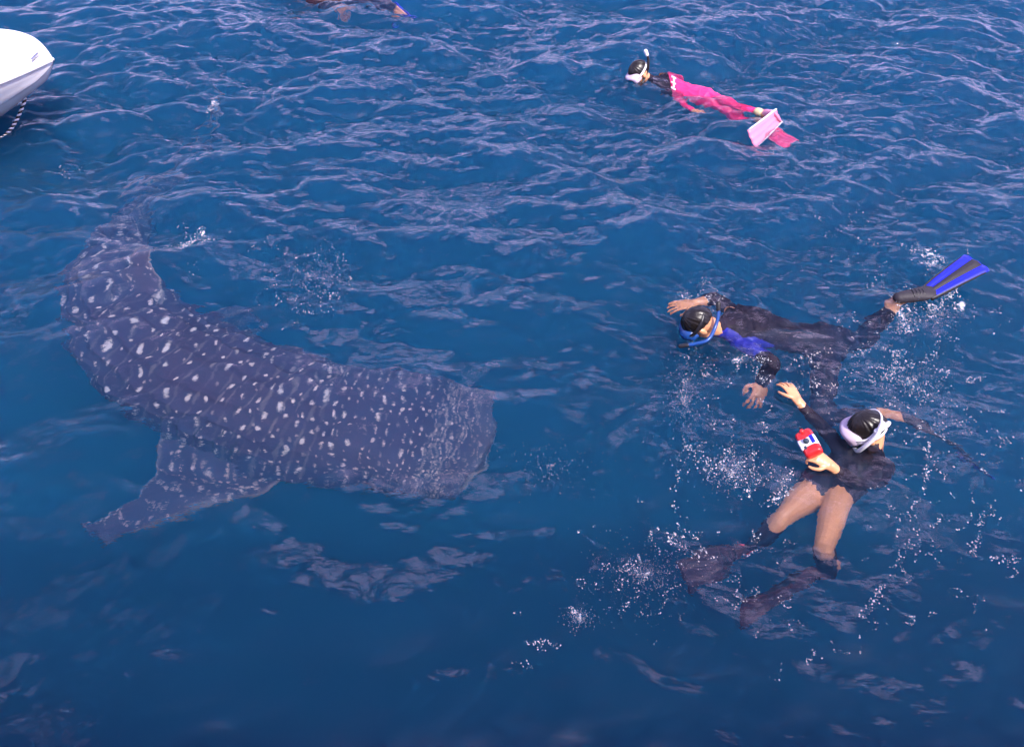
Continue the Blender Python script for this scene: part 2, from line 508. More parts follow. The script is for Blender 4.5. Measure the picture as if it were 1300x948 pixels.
    fin('dorsal_fin', p3((208,392,-.34),(201,352,-.26),(191,326,-.19),(181,314,-.14)), p3((130,368,-.40),(152,356,-.33),(169,331,-.23),(180,315,-.15)), 0.03, 70, skin_m=fin_skin)
    upright('dorsal_fin', 0.80, 0.85, 0.13, 0.05, 0.015, 0.03, 40)
    e, ax, up = q[-1, :3], d[-1], np.array([0, 0, 1.0])
    b0 = e + up * .06 - ax * .06; b1 = e - up * .06 - ax * .02
    tp = e + ax * .55 + up * .62
    fin('tail_fin', [b0, e + ax * .14 + up * .20, e + ax * .38 + up * .40, tp], [b1, e + ax * .18 + up * .04, e + ax * .42 + up * .27, tp - up * .03], 0.03, 160)
    tp = e + ax * .30 - up * .38
    fin('tail_fin', [b1, e + ax * .06 - up * .16, e + ax * .18 - up * .28, tp], [b0 + ax * .08, e + ax * .19 - up * .05, e + ax * .26 - up * .2, tp + up * .02], 0.03, 80)
    # eyes and gill slits
    eye_m = mat('shark_eye', (0.008, 0.008, 0.01), 0.2)
    slit_m = mat('gill_slit', (0.02, 0.016, 0.022), 0.8)
    for sg in (1, -1):
        i = int(n * 0.115)
        p = q[i, :3] + s[i] * sg * q[i, 3] * 0.95 + u[i] * q[i, 4] * 0.32
        bm = bmesh.new(); bmesh.ops.create_uvsphere(bm, u_segments=14, v_segments=10, radius=0.028)
        me = bpy.data.meshes.new('eye'); bm.to_mesh(me); bm.free()
        me.transform(Matrix.Translation(p)); link('eye', me, eye_m, root)
        for gk in range(5):
            i = int(n * (0.235 + 0.021 * gk))
            jj = [(int((0.14 + 0.10 * w_) * m) if sg > 0 else int((0.86 - 0.10 * w_) * m)) for w_ in np.linspace(0, 1, 16)]
            c_ = np.array([V[min(n - 1, i + int(5 * math.sin(w_ * 3))), j] for w_, j in zip(np.linspace(0, 1, 16), jj)])
            o_ = c_ - q[i, :3]; o_ /= np.linalg.norm(o_, axis=1)[:, None]
            wd_ = (0.011 * np.sin(np.linspace(0.15, 3, 16)))[:, None]
            prof = np.stack([c_ - o_ * .01 - d[i] * wd_, c_ + o_ * .005 - d[i] * wd_ * .5, c_ + o_ * .006 + d[i] * wd_ * .5, c_ - o_ * .01 + d[i] * wd_], 1)
            link('gill_slit', grid_mesh('gill_slit', prof, closed_v=True), slit_m, root)
    # mouth line across the blunt front
    mo = np.array([f0 - d[0] * (0.03 - 0.07 * x_ * x_ - 0.075 * x_) + s[0] * x_ * q[0, 3] * 0.9 - u[0] * 0.012 for x_ in np.linspace(-1, 1, 30)])
    prof = np.stack([mo + u[0] * .006, mo - d[0] * .006, mo - u[0] * .006, mo + d[0] * .02], 1)
    link('mouth', grid_mesh('mouth', prof, closed_v=True), slit_m, root)
    return root
shark()

# ------------------------------------------------------------------ mesh tools for bodies and gear
def v3(p): return np.array(p, float)
def unit(a):
    a = v3(a); return a / np.linalg.norm(a)
def tube_arrays(pts, radii, side=None, seg=14, steps=5):
    """closed swept tube; radii are numbers or (across, thick) pairs"""
    pts = np.array([list(p) for p in pts], float)
    rad = np.array([(r, r) if np.isscalar(r) else r for r in radii], float)
    n = max(2, (len(pts) - 1) * steps + 1)
    q = catmull(np.hstack([pts, rad]), n)
    c, r = q[:, :3], q[:, 3:]
    d = np.gradient(c, axis=0); d /= np.maximum(np.linalg.norm(d, axis=1), 1e-9)[:, None]
    s = unit(side) if side is not None else unit(np.cross(d[0], [0.31, 0.22, 0.92]))
    S = []
    for k in range(n):
        s = s - d[k] * np.dot(s, d[k]); s = s / np.linalg.norm(s); S.append(s)
    S = np.array(S); T = np.cross(d, S)
    th = np.linspace(0, 2 * np.pi, seg, endpoint=False)
    ring = c[:, None] + r[:, :1, None] * np.cos(th)[None, :, None] * S[:, None] + r[:, 1:2, None] * np.sin(th)[None, :, None] * T[:, None]
    def cap(k, sg):
        out = []
        for f, g in ((0.35, 0.93), (0.75, 0.62)):
            out.append((ring[k] - c[k]) * g + c[k] + sg * d[k] * r[k].min() * f)
        return out
    a, b = cap(0, -1), cap(-1, 1)
    rows = [a[1], a[0], *ring, b[0], b[1]]
    V = np.vstack(rows + [[c[0] - d[0] * r[0].min()], [c[-1] + d[-1] * r[-1].min()]])
    F = []
    nr = len(rows)
    for i in range(nr - 1):
        for j in range(seg):
            k = (j + 1) % seg
            F.append((i * seg + j, i * seg + k, (i + 1) * seg + k, (i + 1) * seg + j))
    p0, p1 = nr * seg, nr * seg + 1
    for j in range(seg):
        k = (j + 1) % seg
        F.append((p0, k, j)); F.append((p1, (nr - 1) * seg + j, (nr - 1) * seg + k))
    return V, F
def ball_arrays(c, ax, hs, seg=16, rg=10):
    """ellipsoid at c with axes ax (3 vectors) and half sizes hs"""
    c = v3(c); A = [unit(a) * h for a, h in zip(ax, hs)]
    V = [c + A[2]]
    for i in range(1, rg):
        p = math.pi * i / rg
        for j in range(seg):
            t = 2 * math.pi * j / seg
            V.append(c + math.sin(p) * (math.cos(t) * A[0] + math.sin(t) * A[1]) + math.cos(p) * A[2])
    V.append(c - A[2])
    F = []
    for j in range(seg):
        k = (j + 1) % seg
        F.append((0, 1 + j, 1 + k))
        F.append((len(V) - 1, 1 + (rg - 2) * seg + k, 1 + (rg - 2) * seg + j))
    for i in range(rg - 2):
        for j in range(seg):
            k = (j + 1) % seg
            F.append((1 + i * seg + j, 1 + (i + 1) * seg + j, 1 + (i + 1) * seg + k, 1 + i * seg + k))
    return np.array(V), F
def join(parts):
    V, F, o = [], [], 0
    for v, f in parts:
        V.append(np.asarray(v)); F += [tuple(i + o for i in t) for t in f]; o += len(v)
    return np.vstack(V), F
def mesh_of(name, parts):
    V, F = join(parts)
    me = bpy.data.meshes.new(name)
    me.from_pydata([tuple(p) for p in V], [], F)
    bm = bmesh.new(); bm.from_mesh(me); bmesh.ops.recalc_face_normals(bm, faces=bm.faces); bm.to_mesh(me); bm.free()
    me.update()
    return me
def fused(name, parts, voxel, smooth=4):
    """one continuous skin over overlapping closed shapes"""
    o = bpy.data.objects.new(name, mesh_of(name, parts)); col.objects.link(o)
    r = o.modifiers.new('r', 'REMESH'); r.mode = 'VOXEL'; r.voxel_size = voxel
    s = o.modifiers.new('s', 'SMOOTH'); s.factor = 0.5; s.iterations = smooth
    dg = bpy.context.evaluated_depsgraph_get()
    me = bpy.data.meshes.new_from_object(o.evaluated_get(dg)); me.name = name
    old = o.data
    bpy.data.objects.remove(o); bpy.data.meshes.remove(old)
    return me
def sheet(V, nrm, th):
    """solid slab from a (nu, nv, 3) surface"""
    V = np.asarray(V, float); n = unit(nrm) * th / 2
    nu, nv = V.shape[:2]
    A_, B_ = (V + n).reshape(-1, 3), (V - n).reshape(-1, 3)
    k = nu * nv; idx = np.arange(k).reshape(nu, nv); F = []
    for i in range(nu - 1):
        for j in range(nv - 1):
            a, b, c, d = idx[i, j], idx[i + 1, j], idx[i + 1, j + 1], idx[i, j + 1]
            F.append((a, b, c, d)); F.append((k + d, k + c, k + b, k + a))
    per = list(idx[:-1, 0]) + list(idx[-1, :-1]) + list(idx[:0:-1, -1]) + list(idx[0, :0:-1])
    for a, b in zip(per, per[1:] + per[:1]): F.append((b, a, k + a, k + b))
    return np.vstack([A_, B_]), F

# ------------------------------------------------------------------ people
M = dict(
    skin=mat('wet_skin', (0.66, 0.31, 0.155), 0.32, noise=(14, 0.18), bump=(60, 0.15)),
    hair=mat('wet_black_hair', (0.010, 0.007, 0.006), 0.35, bump=(34, 0.35)),
    black_suit=mat('black_neoprene', (0.017, 0.011, 0.022), 0.6, spec=.22, noise=(9, 0.35), bump=(26, 0.55)),
    blue_panel=mat('blue_neoprene', (0.022, 0.026, 0.36), 0.45, bump=(26, 0.5)),
    pink_suit=mat('pink_neoprene', (0.80, 0.025, 0.16), 0.45, noise=(8, 0.12), bump=(24, 0.5)),
    maroon_suit=mat('maroon_neoprene', (0.03, 0.006, 0.014), 0.6, noise=(8, 0.2), bump=(24, 0.5)),
    white_rubber=mat('white_silicone', (0.78, 0.76, 0.78), 0.3, noise=(40, 0.06)),
    clear_rubber=mat('clear_lilac_silicone', (0.56, 0.45, 0.56), 0.25),
    black_rubber=mat('black_rubber', (0.014, 0.013, 0.016), 0.35, bump=(70, 0.2)),
    blue_rubber=mat('blue_rubber', (0.012, 0.018, 0.62), 0.35, bump=(40, 0.15)),
    sky_rubber=mat('blue_plastic', (0.012, 0.06, 0.24), 0.3),
    grey_rubber=mat('dark_grey_rubber', (0.03, 0.026, 0.034), 0.6, spec=.3, bump=(60, 0.3)),
    maroon_rubber=mat('dark_maroon_rubber', (0.075, 0.022, 0.03), 0.55, bump=(50, 0.3)),
    pink_rubber=mat('pale_pink_rubber', (0.62, 0.20, 0.32), 0.4, noise=(12, 0.08)),
    rose_rubber=mat('rose_rubber', (0.80, 0.07, 0.22), 0.35),
    red_plastic=mat('red_plastic', (0.72, 0.02, 0.02), 0.25, coat=0.5),
    yellow=mat('cream_band', (0.55, 0.45, 0.25), 0.4),
    glass=mat('mask_lens', (0.03, 0.05, 0.07), 0.05, spec=0.8),
    eye=mat('eye_white', (0.7, 0.68, 0.64), 0.2),
    lip=mat('lips', (0.32, 0.10, 0.08), 0.4),
)
def head_parts(c, f, u):
    f = unit(f); u = unit(v3(u) - f * np.dot(u, f)); r = np.cross(f, u)
    p = [ball_arrays(c + u * .025 - f * .012, (r, f, u), (.076, .097, .095)),
         ball_arrays(c + f * .03 - u * .05, (r, f, u), (.058, .062, .068)),
         tube_arrays([c + f * .088 + u * .02, c + f * .103 - u * .005, c + f * .112 - u * .022], [.010, .014, .016], seg=8, steps=2),
         ball_arrays(c + f * .083 - u * .052, (r, f, u), (.024, .012, .008), 10, 6),
         ball_arrays(c + f * .078 - u * .095, (r, f, u), (.022, .018, .018), 10, 6)]
    for sg in (-1, 1):
        p.append(ball_arrays(c + r * sg * .078 - f * .006 - u * .012, (r, f, u), (.010, .019, .031), 10, 8))
        p.append(ball_arrays(c + r * sg * .034 + f * .078 + u * .034, (r, f, u), (.024, .012, .009), 10, 6))
    return p, f, u, r
def hand_parts(w_, d, nrm, curl=0.5, thumb=1, k=1.0, point=False):
    """palm, four unequal curled fingers and a thumb leaving the side of the palm; nrm = back of the hand"""
    d = unit(d); nrm = unit(v3(nrm) - d * np.dot(nrm, d)); s = np.cross(d, nrm) * thumb
    w_ = v3(w_)
    p = [tube_arrays([w_ - d * .02 * k, w_ + d * .03 * k, w_ + d * .085 * k], [(.028 * k, .019 * k), (.036 * k, .017 * k), (.042 * k, .014 * k)], side=s, seg=12, steps=3)]
    for i, (off, ln) in enumerate(((.031, .074), (.011, .083), (-.010, .077), (-.029, .060))):
        b = w_ + d * .082 * k + s * off * k
        cu = 0.12 if (point and i == 0) else curl
        pts = [b - d * .02 * k, b]
        a = cu * 0.5
        for fr in (0.45, 0.32, 0.25):
            pts.append(pts[-1] + (d * math.cos(a) - nrm * math.sin(a) + s * off * 5.5) * ln * fr * k)
            a += cu
        p.append(tube_arrays(pts, [.009 * k, .0092 * k, .0085 * k, .0078 * k, .0066 * k], seg=8, steps=3))
    b = w_ + d * .022 * k + s * .028 * k
    p.append(tube_arrays([b - s * .012 * k, b + (s * .022 + d * .022) * k, b + (s * .036 + d * .048 - nrm * .012) * k, b + (s * .036 + d * .072 - nrm * .028) * k],
                         [.013 * k, .0115 * k, .010 * k, .008 * k], seg=8, steps=3))
    return p
def foot_parts(heel, toe, nrm):
    heel, toe = v3(heel), v3(toe); d = unit(toe - heel); nrm = unit(v3(nrm) - d * np.dot(nrm, d)); s = np.cross(d, nrm)
    return [tube_arrays([heel - d * .01, heel + d * .06, heel + d * .15, toe], [(.032, .036), (.036, .040), (.045, .028), (.038, .014)], side=s, seg=12, steps=3)]
def limb(a, b, c, r, bow=None):
    """upper and lower segment with muscle taper: r = (top, mid, joint, belly, end)"""
    a, b, c = v3(a), v3(b), v3(c)
    return [a, a * .5 + b * .5, b, b * .65 + c * .35, c], [r[0], r[1], r[2], r[3], r[4]]
ARM = (.052, .046, .037, .038, .026)
LEG = (.092, .078, .052, .058, .034)
def cut(pts, rad, frac, grow):
    """first part of a limb, a little fatter: the sleeve or trouser leg over it"""
    pts = [v3(p) for p in pts]; n = len(pts) - 1
    m = frac * n; k = int(m); out = pts[:k + 1]; rr = list(rad[:k + 1])
    if m - k > 1e-3:
        out.append(pts[k] + (pts[k + 1] - pts[k]) * (m - k)); rr.append(rad[k] + (rad[k + 1] - rad[k]) * (m - k))
    return tube_arrays(out, [x + grow for x in rr], seg=14, steps=5)
def hair_mesh(c, f, u, r, length=0.0, seed=1):
    """a cap of wet, clumped hair over crown and back of the head, with thickness"""
    g = np.random.default_rng(seed)
    nu_, nv_ = 44, 90
    th = np.linspace(0, 2 * np.pi, nv_, endpoint=False)
    lim = 1.62 + 0.38 * np.clip(-np.cos(th), -0.75, 1) + length * np.clip(-np.cos(th), 0, 1)
    ph = np.linspace(0, 1, nu_)[:, None] * lim[None]
    fr = [(g.integers(9, 30), g.uniform(0, 6)) for _ in range(6)]
    strand = sum(np.sin(a * th + b + 1.5 * np.sin(ph * 2 + b)) for a, b in fr) / 6
    rad = 1.06 + 0.06 * strand * np.clip(ph, 0, 1)
    cc = c + u * .025 - f * .014
    out = lambda k: (cc + ((np.sin(ph) * np.cos(th) * rad * k)[..., None] * f * .099 + (np.sin(ph) * np.sin(th) * rad * k)[..., None] * r * .080
                     + (np.cos(ph) * rad * k)[..., None] * u * .098))
    o_, i_ = out(1.0), out(0.9)
    V = np.concatenate([o_, i_[::-1]], 0)
    return grid_mesh('hair', V, closed_v=True)
def ring_band(c, f, u, r, rx, ry, height, tilt, th=0.006, lift=0.0, a0=0.0, a1=2 * math.pi, n=48):
    a = np.linspace(a0, a1, n)
    cen = c + u * lift + np.cos(a)[:, None] * f * ry + np.sin(a)[:, None] * r * rx + (np.clip(-np.cos(a), 0, 1))[:, None] * u * tilt
    nr = unit(np.zeros(3) + u)
    rows = []
    for du, dr in ((-height / 2, 0), (-height / 2, th), (height / 2, th), (height / 2, 0)):
        o = cen - (c + u * lift); o = o - np.outer(o @ u, u); o /= np.linalg.norm(o, axis=1)[:, None]
        rows.append(cen + u * du + o * dr)
    return np.stack(rows, 1)
def mask_set(root, c, f, u, r, skirt, strap, straps=((0.012, .022, .0),), lens=True):
    """goggle frame with lens and strap, parented to the swimmer"""
    a = np.linspace(0, 2 * np.pi, 40, endpoint=False)
    cx = np.sign(np.cos(a)) * np.abs(np.cos(a)) ** .6; sx = np.sign(np.sin(a)) * np.abs(np.sin(a)) ** .6
    cen = c + u * .030
    def ringp(w_, h, dep, bend): return cen + (cx * w_)[:, None] * r + (sx * h)[:, None] * u + (dep - bend * cx ** 2)[:, None] * f
    V = np.stack([ringp(.074, .044, .070, .045), ringp(.086, .055, .072, .05), ringp(.084, .052, .108, .03), ringp(.078, .046, .122, .02), ringp(.070, .040, .120, .02), ringp(.066, .037, .085, .03)], 0)
    k = link('diving_mask', grid_mesh('diving_mask', V, closed_v=True, closed_u=True), skirt, root)
    V = np.stack([ringp(.0705, .0405, .118, .02), ringp(.035, .02, .119, .01), ringp(.001, .001, .119, 0)], 0)
    link('lens', grid_mesh('lens', V, closed_v=True), M['glass'], k)
    for lift, hgt, tl in straps:
        link('strap', grid_mesh('strap', ring_band(c, f, u, r, .092, .108, hgt, tl, .007, lift + .03, 0.75, 2 * math.pi - 0.75), closed_v=True), strap, k)
    return k
def face_bits(root, body, c, f, u, r):
    for sg in (-1, 1):
        link('eye', mesh_of('eye', [ball_arrays(c + r * sg * .032 + f * .083 + u * .022, (r, f, u), (.013, .010, .010), 10, 8)]), M['eye'], body)
    link('mouth', mesh_of('mouth', [ball_arrays(c + f * .090 - u * .053, (r, f, u), (.022, .007, .007), 10, 6)]), M['lip'], body)
def swim_fin(root, heel, toe, tip, side, w0, w1, pocket_m, blade_m, rail_m, panel_m=None, bend=0.0, strap_m=None, rails=True, ribs=True):
    heel, toe, tip = v3(heel), v3(toe), v3(tip)
    d = unit(toe - heel); s = unit(v3(side) - d * np.dot(side, d)); nrm = np.cross(d, s)
    if nrm[2] < 0: nrm = -nrm
    pk = fused('swim_fin', [tube_arrays([heel + d * .035, heel + d * .10, heel + d * .17, toe, toe + d * .03],
               [(.041, .043), (.048, .042), (.056, .036), (.060, .024), (.055, .012)], side=s, seg=16, steps=4)], .006, 2)
    k = link('swim_fin', pk, pocket_m, root)
    bd = unit(tip - toe); bs = unit(s - bd * np.dot(s, bd)); bn = np.cross(bd, bs)
    if bn[2] < 0: bn = -bn
    L = np.linalg.norm(tip - toe) + .03
    t = np.linspace(0, 1, 14); f = np.linspace(-1, 1, 13)
    hw = (w0 + (w1 - w0) * t ** .8) / 2
    def surf(ts, fs, lift=0.0):
        h = np.interp(ts, t, hw)
        return (toe - bd * .03 + (ts * L)[:, None, None] * bd + (h[:, None] * fs[None])[..., None] * bs
                + (bend * np.sin(ts * math.pi * .8)[:, None] + 0.004 * np.cos(fs * 9)[None] + lift)[..., None] * bn - (0.03 * np.abs(fs)[None] ** 3 * np.clip(ts - .9, 0, 1)[:, None] * 6)[..., None] * bd * .6)
    link('blade', mesh_of('blade', [sheet(surf(t, f), bn, .007)]), blade_m, k)
    if panel_m:
        tt = np.linspace(.06, .985, 14)
        V = np.stack([surf(np.array([x]), np.linspace(-1, 1, 9) * (.22 + .16 * x), .005)[0] for x in tt], 0)
        link('centre_panel', mesh_of('centre_panel', [sheet(V, bn, .006)]), panel_m, k)
    if rails:
        for sg in (-1, 1):
            pts = [surf(np.array([x]), np.array([sg]), 0.0)[0, 0] for x in (0, .2, .4, .6, .8, .92)]
            link('blade_rail', mesh_of('blade_rail', [tube_arrays(pts, [(.007, .016), (.007, .016), (.006, .013), (.006, .010), (.005, .008), (.004, .005)], side=bs, seg=8, steps=3)]), rail_m, k)
    if ribs:
        for i in range(4):
            p = heel + d * (.12 + .022 * i)
            q_ = [p + s * .042 * math.cos(a) + nrm * (.040 - .006 * i * .5) * math.sin(a) + nrm * .002 for a in np.linspace(.55, math.pi - .55, 7)]
            link('pocket_rib', mesh_of('pocket_rib', [tube_arrays(q_, [.0045] * 7, seg=6, steps=2)]), rail_m, k)
    if strap_m:
        q_ = [heel + d * .05 + s * .048 * math.cos(a) - d * .085 * math.sin(a) + nrm * .005 for a in np.linspace(0, math.pi, 11)]
        link('heel_strap', mesh_of('heel_strap', [tube_arrays(q_, [(.014, .009)] * 11, side=nrm, seg=8, steps=2)]), strap_m, k)
    return k
def snorkel(root, pts, tube_m, tip_m, r=.011, ribs=None):
    pts = [v3(p) for p in pts]
    k = link('snorkel', mesh_of('snorkel', [tube_arrays(pts, [r] * len(pts), seg=10, steps=6)]), tube_m, root)
    d = unit(pts[-1] - pts[-2])
    link('snorkel_tip', mesh_of('snorkel_tip', [tube_arrays([pts[-1] - d * .035, pts[-1] + d * .004], [r * 1.25, r * 1.35], seg=10, steps=2)]), tip_m, k)
    d2 = unit(pts[1] - pts[0])
    link('mouthpiece', mesh_of('mouthpiece', [tube_arrays([pts[0] - d2 * .02, pts[0] + d2 * .03], [(r * 1.5, r * 1.1), (r * 1.2, r * 1.1)], seg=10, steps=2)]), M['black_rubber'], k)
    if ribs:
        for p in catmull(ribs, 9):
            pass
    return k
def recolour(o, mats, fn):
    me = o.data
    for m_ in mats: me.materials.append(m_)
    n = len(me.polygons); c = np.empty(n * 3); me.polygons.foreach_get('center', c)
    me.polygons.foreach_set('material_index', fn(c.reshape(-1, 3)).astype(np.int32)); me.update()
def near_line(c, pts, rad):
    pts = np.array([list(p) for p in pts]); best = np.full(len(c), 9.0)
    for a, b in zip(pts, pts[1:]):
        t = np.clip(((c - a) @ (b - a)) / np.dot(b - a, b - a), 0, 1)
        best = np.minimum(best, np.linalg.norm(c - a - t[:, None] * (b - a), axis=1))
    return best < rad

def wrinkle(me, seed):
    """folds of the neoprene"""
    from mathutils import noise
    n = len(me.vertices); co = np.empty(n * 3); no = np.empty(n * 3)
    me.vertices.foreach_get('co', co); me.vertex_normals.foreach_get('vector', no)
    co = co.reshape(-1, 3); no = no.reshape(-1, 3)
    h = np.array([1 - abs(noise.noise(Vector((p[0] * 13 + seed, p[1] * 8, p[2] * 13)))) * 2 for p in co]) ** 3
    h2 = np.array([noise.noise(Vector((p[0] * 34 + seed, p[1] * 30, p[2] * 34))) for p in co])
    co = co + no * (h * .007 + h2 * .002 - .002)[:, None]
    me.vertices.foreach_set('co', co.reshape(-1)); me.update()
    return me
def swimmer(name, label, c, f, u, neck, chest, pelvis, width, arms, legs, suit_m, sleeves=(.97, .97), trousers=(.96, .96), group=None, hair_len=0.0, scale=1.0, seed=1, suit_hi=.62):
    """arms: (shoulder, elbow, wrist, hand dir, back-of-hand normal, curl, thumb side); legs: (hip, knee, ankle, toe)"""
    root = empty(name, tuple(v3(pelvis) - v3((0, 0, .12))))
    tag(root, label, 'person', group)
    c = v3(c); hp, f, u, r = head_parts(c, f, u)
    neck, chest, pelvis = v3(neck), v3(chest), v3(pelvis); s = unit(width)
    k = scale
    waist = chest * .42 + pelvis * .58
    torso_pts = [neck * .8 + chest * .2, chest * .72 + neck * .28, chest, waist, pelvis, pelvis + unit(pelvis - waist) * .07]
    torso_r = [(.085 * k, .06 * k), (.155 * k, .085 * k), (.165 * k, .105 * k), (.135 * k, .090 * k), (.158 * k, .105 * k), (.135 * k, .09 * k)]
    parts = list(hp) + [tube_arrays([c - u * .05 - f * .02, neck, neck * .6 + chest * .4], [.052 * k, .056 * k, .075 * k], seg=12, steps=3),
                        tube_arrays(torso_pts, torso_r, side=s, seg=20, steps=4)]
    suit = [tube_arrays(torso_pts, [(a + .007, b + .007) for a, b in torso_r], side=s, seg=20, steps=4),
            tube_arrays([neck * suit_hi + c * (1 - suit_hi) - f * .01, neck, neck * .6 + chest * .4], [.056 * k, .062 * k, .082 * k], seg=12, steps=3)]
    for (sh, el, wr, hd, hn, cu, tb), sl in zip(arms, sleeves):
        sh = v3(sh)
        pts, rad = limb(sh, el, wr, [q * k for q in ARM])
        pts = [chest * .5 + sh * .5 + (neck - chest) * .15] + pts; rad = [.06 * k] + rad
        parts.append(tube_arrays(pts, rad, seg=14, steps=5))
        parts += hand_parts(wr, hd, hn, cu, tb, k)
        suit.append(cut(pts, rad, sl, .006))
    for (hip, kn, an, toe), tr in zip(legs, trousers):
        pts, rad = limb(hip, kn, an, [q * k for q in LEG])
        parts.append(tube_arrays(pts, rad, seg=16, steps=5))
        sd = np.cross(unit(v3(toe) - v3(an)), [0, 0, 1.0])
        nn = np.cross(sd, unit(v3(toe) - v3(an)))
        parts += foot_parts(v3(an) - unit(v3(toe) - v3(an)) * .04, toe, nn)
        suit.append(cut(pts, rad, tr, .006))
    body = link('body', fused('body', parts, .0045, 3), M['skin'], root)
    st = link('wetsuit', wrinkle(fused('wetsuit', suit, .008, 5), seed), suit_m, root)
    link('hair', hair_mesh(c, f, u, r, hair_len, seed), M['hair'], root)
    face_bits(root, body, c, f, u, r)
    return root, st, (c, f, u, r)

# swimmer in black and blue, stretched out at the surface
rootB, suitB, hB = swimmer('person', 'snorkeller in black wetsuit with blue panels kicking one blue fin into the air',
    P(888, 411, .015), (-.42, .02, -.91), (-.90, .02, .42), P(915, 414, -.085), P(950, 412, -.165), P(1042, 432, -.27), (.12, 1, 0),
    [(P(928, 391, -.16), P(908, 377, -.11), P(880, 384, -.10), (-.95, -.15, .0), (0, .1, 1), .25, -1),
     (P(940, 431, -.16), P(982, 460, -.05), P(966, 488, -.24), (-.35, -.75, -.4), (.3, -.2, 1), .45, 1)],
    [(P(1046, 424, -.27), P(1092, 436, -.40), P(1137, 384, -.06), P(1172, 370, .04)),
     (P(1046, 446, -.29), P(1046, 533, -.42), P(1128, 524, -.30), P(1165, 535, -.36))],
    M['black_suit'], sleeves=(.80, .97), trousers=(.93, .93), seed=3, scale=1.12)
lines = [([P(922, 424, -.1), P(950, 442, -.1)], .05), ([P(958, 440, -.1), P(1012, 460, -.2)], .085), ([P(1026, 464, -.2), P(1028, 530, -.33)], .05)]
recolour(suitB, [M['blue_panel']], lambda c: np.any([near_line(c, l, q + .02) for l, q in lines], axis=0))
c, f, u, r = hB
mask_set(rootB, c, f, u, r, M['sky_rubber'], M['black_rubber'])
snorkel(rootB, [P(868, 437, -.03), P(884, 436, .0), P(899, 431, .03), P(908, 415, .07), P(912, 399, .13), P(912, 386, .18)], M['sky_rubber'], M['black_rubber'], .012)
swim_fin(rootB, P(1134, 380, .02), P(1180, 371, .07), P(1241, 333, .17), (.55, -.85, .05), .10, .20, M['grey_rubber'], M['blue_rubber'], M['black_rubber'], M['grey_rubber'], .01)
swim_fin(rootB, P(1143, 526, -.31), P(1180, 545, -.40), P(1254, 605, -.60), (.25, .55, -.8), .10, .19, M['grey_rubber'], M['blue_rubber'], M['black_rubber'], M['grey_rubber'], .01)

# swimmer with the white mask strap, upright in the water, holding the camera
rootC, suitC, hC = swimmer('person', 'snorkeller with white mask strap and bare thighs lifting a red camera',
    P(1101, 546, .06), (-.74, .14, -.66), (-.62, .10, .76), P(1108, 572, -.07), P(1092, 590, -.22), P(1056, 613, -.31), (.75, -.55, .1),
    [(P(1124, 592, -.18), P(1092, 615, -.14), P(1055, 591, .02), (-.75, .35, .35), (.25, -.5, .8), .95, -1),
     (P(1078, 578, -.17), P(1050, 548, -.14), P(1013, 508, -.005), (-.30, .90, .15), (.2, -.1, 1), .35, -1)],
    [(P(1066, 617, -.27), P(1047, 692, -.17), P(1050, 722, -.46), P(1018, 742, -.46)),
     (P(1042, 617, -.27), P(993, 655, -.26), P(950, 698, -.52), P(916, 711, -.56))],
    M['black_suit'], sleeves=(.93, .93), trousers=(.08, .08), seed=8, scale=1.0)
sock = []
for (kn, an) in ((P(1047, 692, -.17), P(1050, 722, -.46)), (P(993, 655, -.26), P(950, 698, -.52))):
    kn, an = v3(kn), v3(an)
    link('sock', fused('sock', [tube_arrays([kn * .8 + an * .2, kn * .62 + an * .38, an, an + unit(an - kn) * .04], [.062, .063, .046, .046], seg=14, steps=4)], .008, 3), M['black_suit'], rootC)
c, f, u, r = hC
mk = mask_set(rootC, c, f, u, r, M['clear_rubber'], M['white_rubber'], ((.006, .015, .035), (-.012, .015, -.012)))
side = r if r[1] < 0 else -r
for q_ in np.linspace(0, 1, 8):                                          # ribbed bellows of the snorkel behind the ear
    a = 2.2 + q_ * .75
    p = c + f * .125 * math.cos(a) + side * .108 * math.sin(a) + u * (.075 - .05 * q_)
    link('snorkel_rib', mesh_of('snorkel_rib', [ball_arrays(p, (f, side, u), (.017, .017, .0085), 10, 6)]), M['white_rubber'], mk)
snorkel(rootC, [c + f * .115 - u * .06 + side * .02, c + f * .10 - u * .05 + side * .08, c + f * .03 + u * .01 + side * .115, c - f * .06 + u * .06 + side * .11, c - f * .115 + u * .095 + side * .075], M['white_rubber'], M['white_rubber'], .0115)
swim_fin(rootC, P(1052, 722, -.46), P(1010, 745, -.42), P(938, 784, -.36), (.6, .6, .5), .11, .21, M['maroon_rubber'], M['maroon_rubber'], M['black_rubber'], None, .01, M['red_plastic'])
swim_fin(rootC, P(952, 698, -.53), P(920, 713, -.52), P(866, 735, -.52), (.3, .8, .4), .11, .21, M['maroon_rubber'], M['maroon_rubber'], M['black_rubber'], None, .01, M['red_plastic'])

# swimmer in pink
rootA, suitA, hA = swimmer('person', 'snorkeller in bright pink wetsuit with pale pink fins and upright snorkel',
    P(812, 94, .025), (-.60, -.40, -.70), (-.66, -.05, .75), P(829, 99, -.07), P(846, 103, -.12), P(892, 119, -.10), (.30, .9, .1),
    [(P(842, 95, -.14), P(862, 92, -.24), P(846, 100, -.44), (-.6, 0, -.5), (0, .3, 1), .4, -1),
     (P(846, 109, -.14), P(866, 124, -.22), P(884, 137, -.20), (.9, -.3, -.1), (0, 0, 1), .4, 1)],
    [(P(897, 117, -.09), P(933, 135, -.07), P(966, 144, .0), P(984, 149, .08)),
     (P(897, 124, -.13), P(930, 144, -.19), P(962, 158, -.13), P(980, 168, -.10))],
    M['pink_suit'], sleeves=(.95, .95), trousers=(.93, .93), scale=.80, seed=5)
recolour(suitA, [M['black_suit']], lambda c: (c[:, 0] < P(853, 103, 0).x) & near_line(c, [P(820, 96, 0), P(855, 102, 0)], .34))
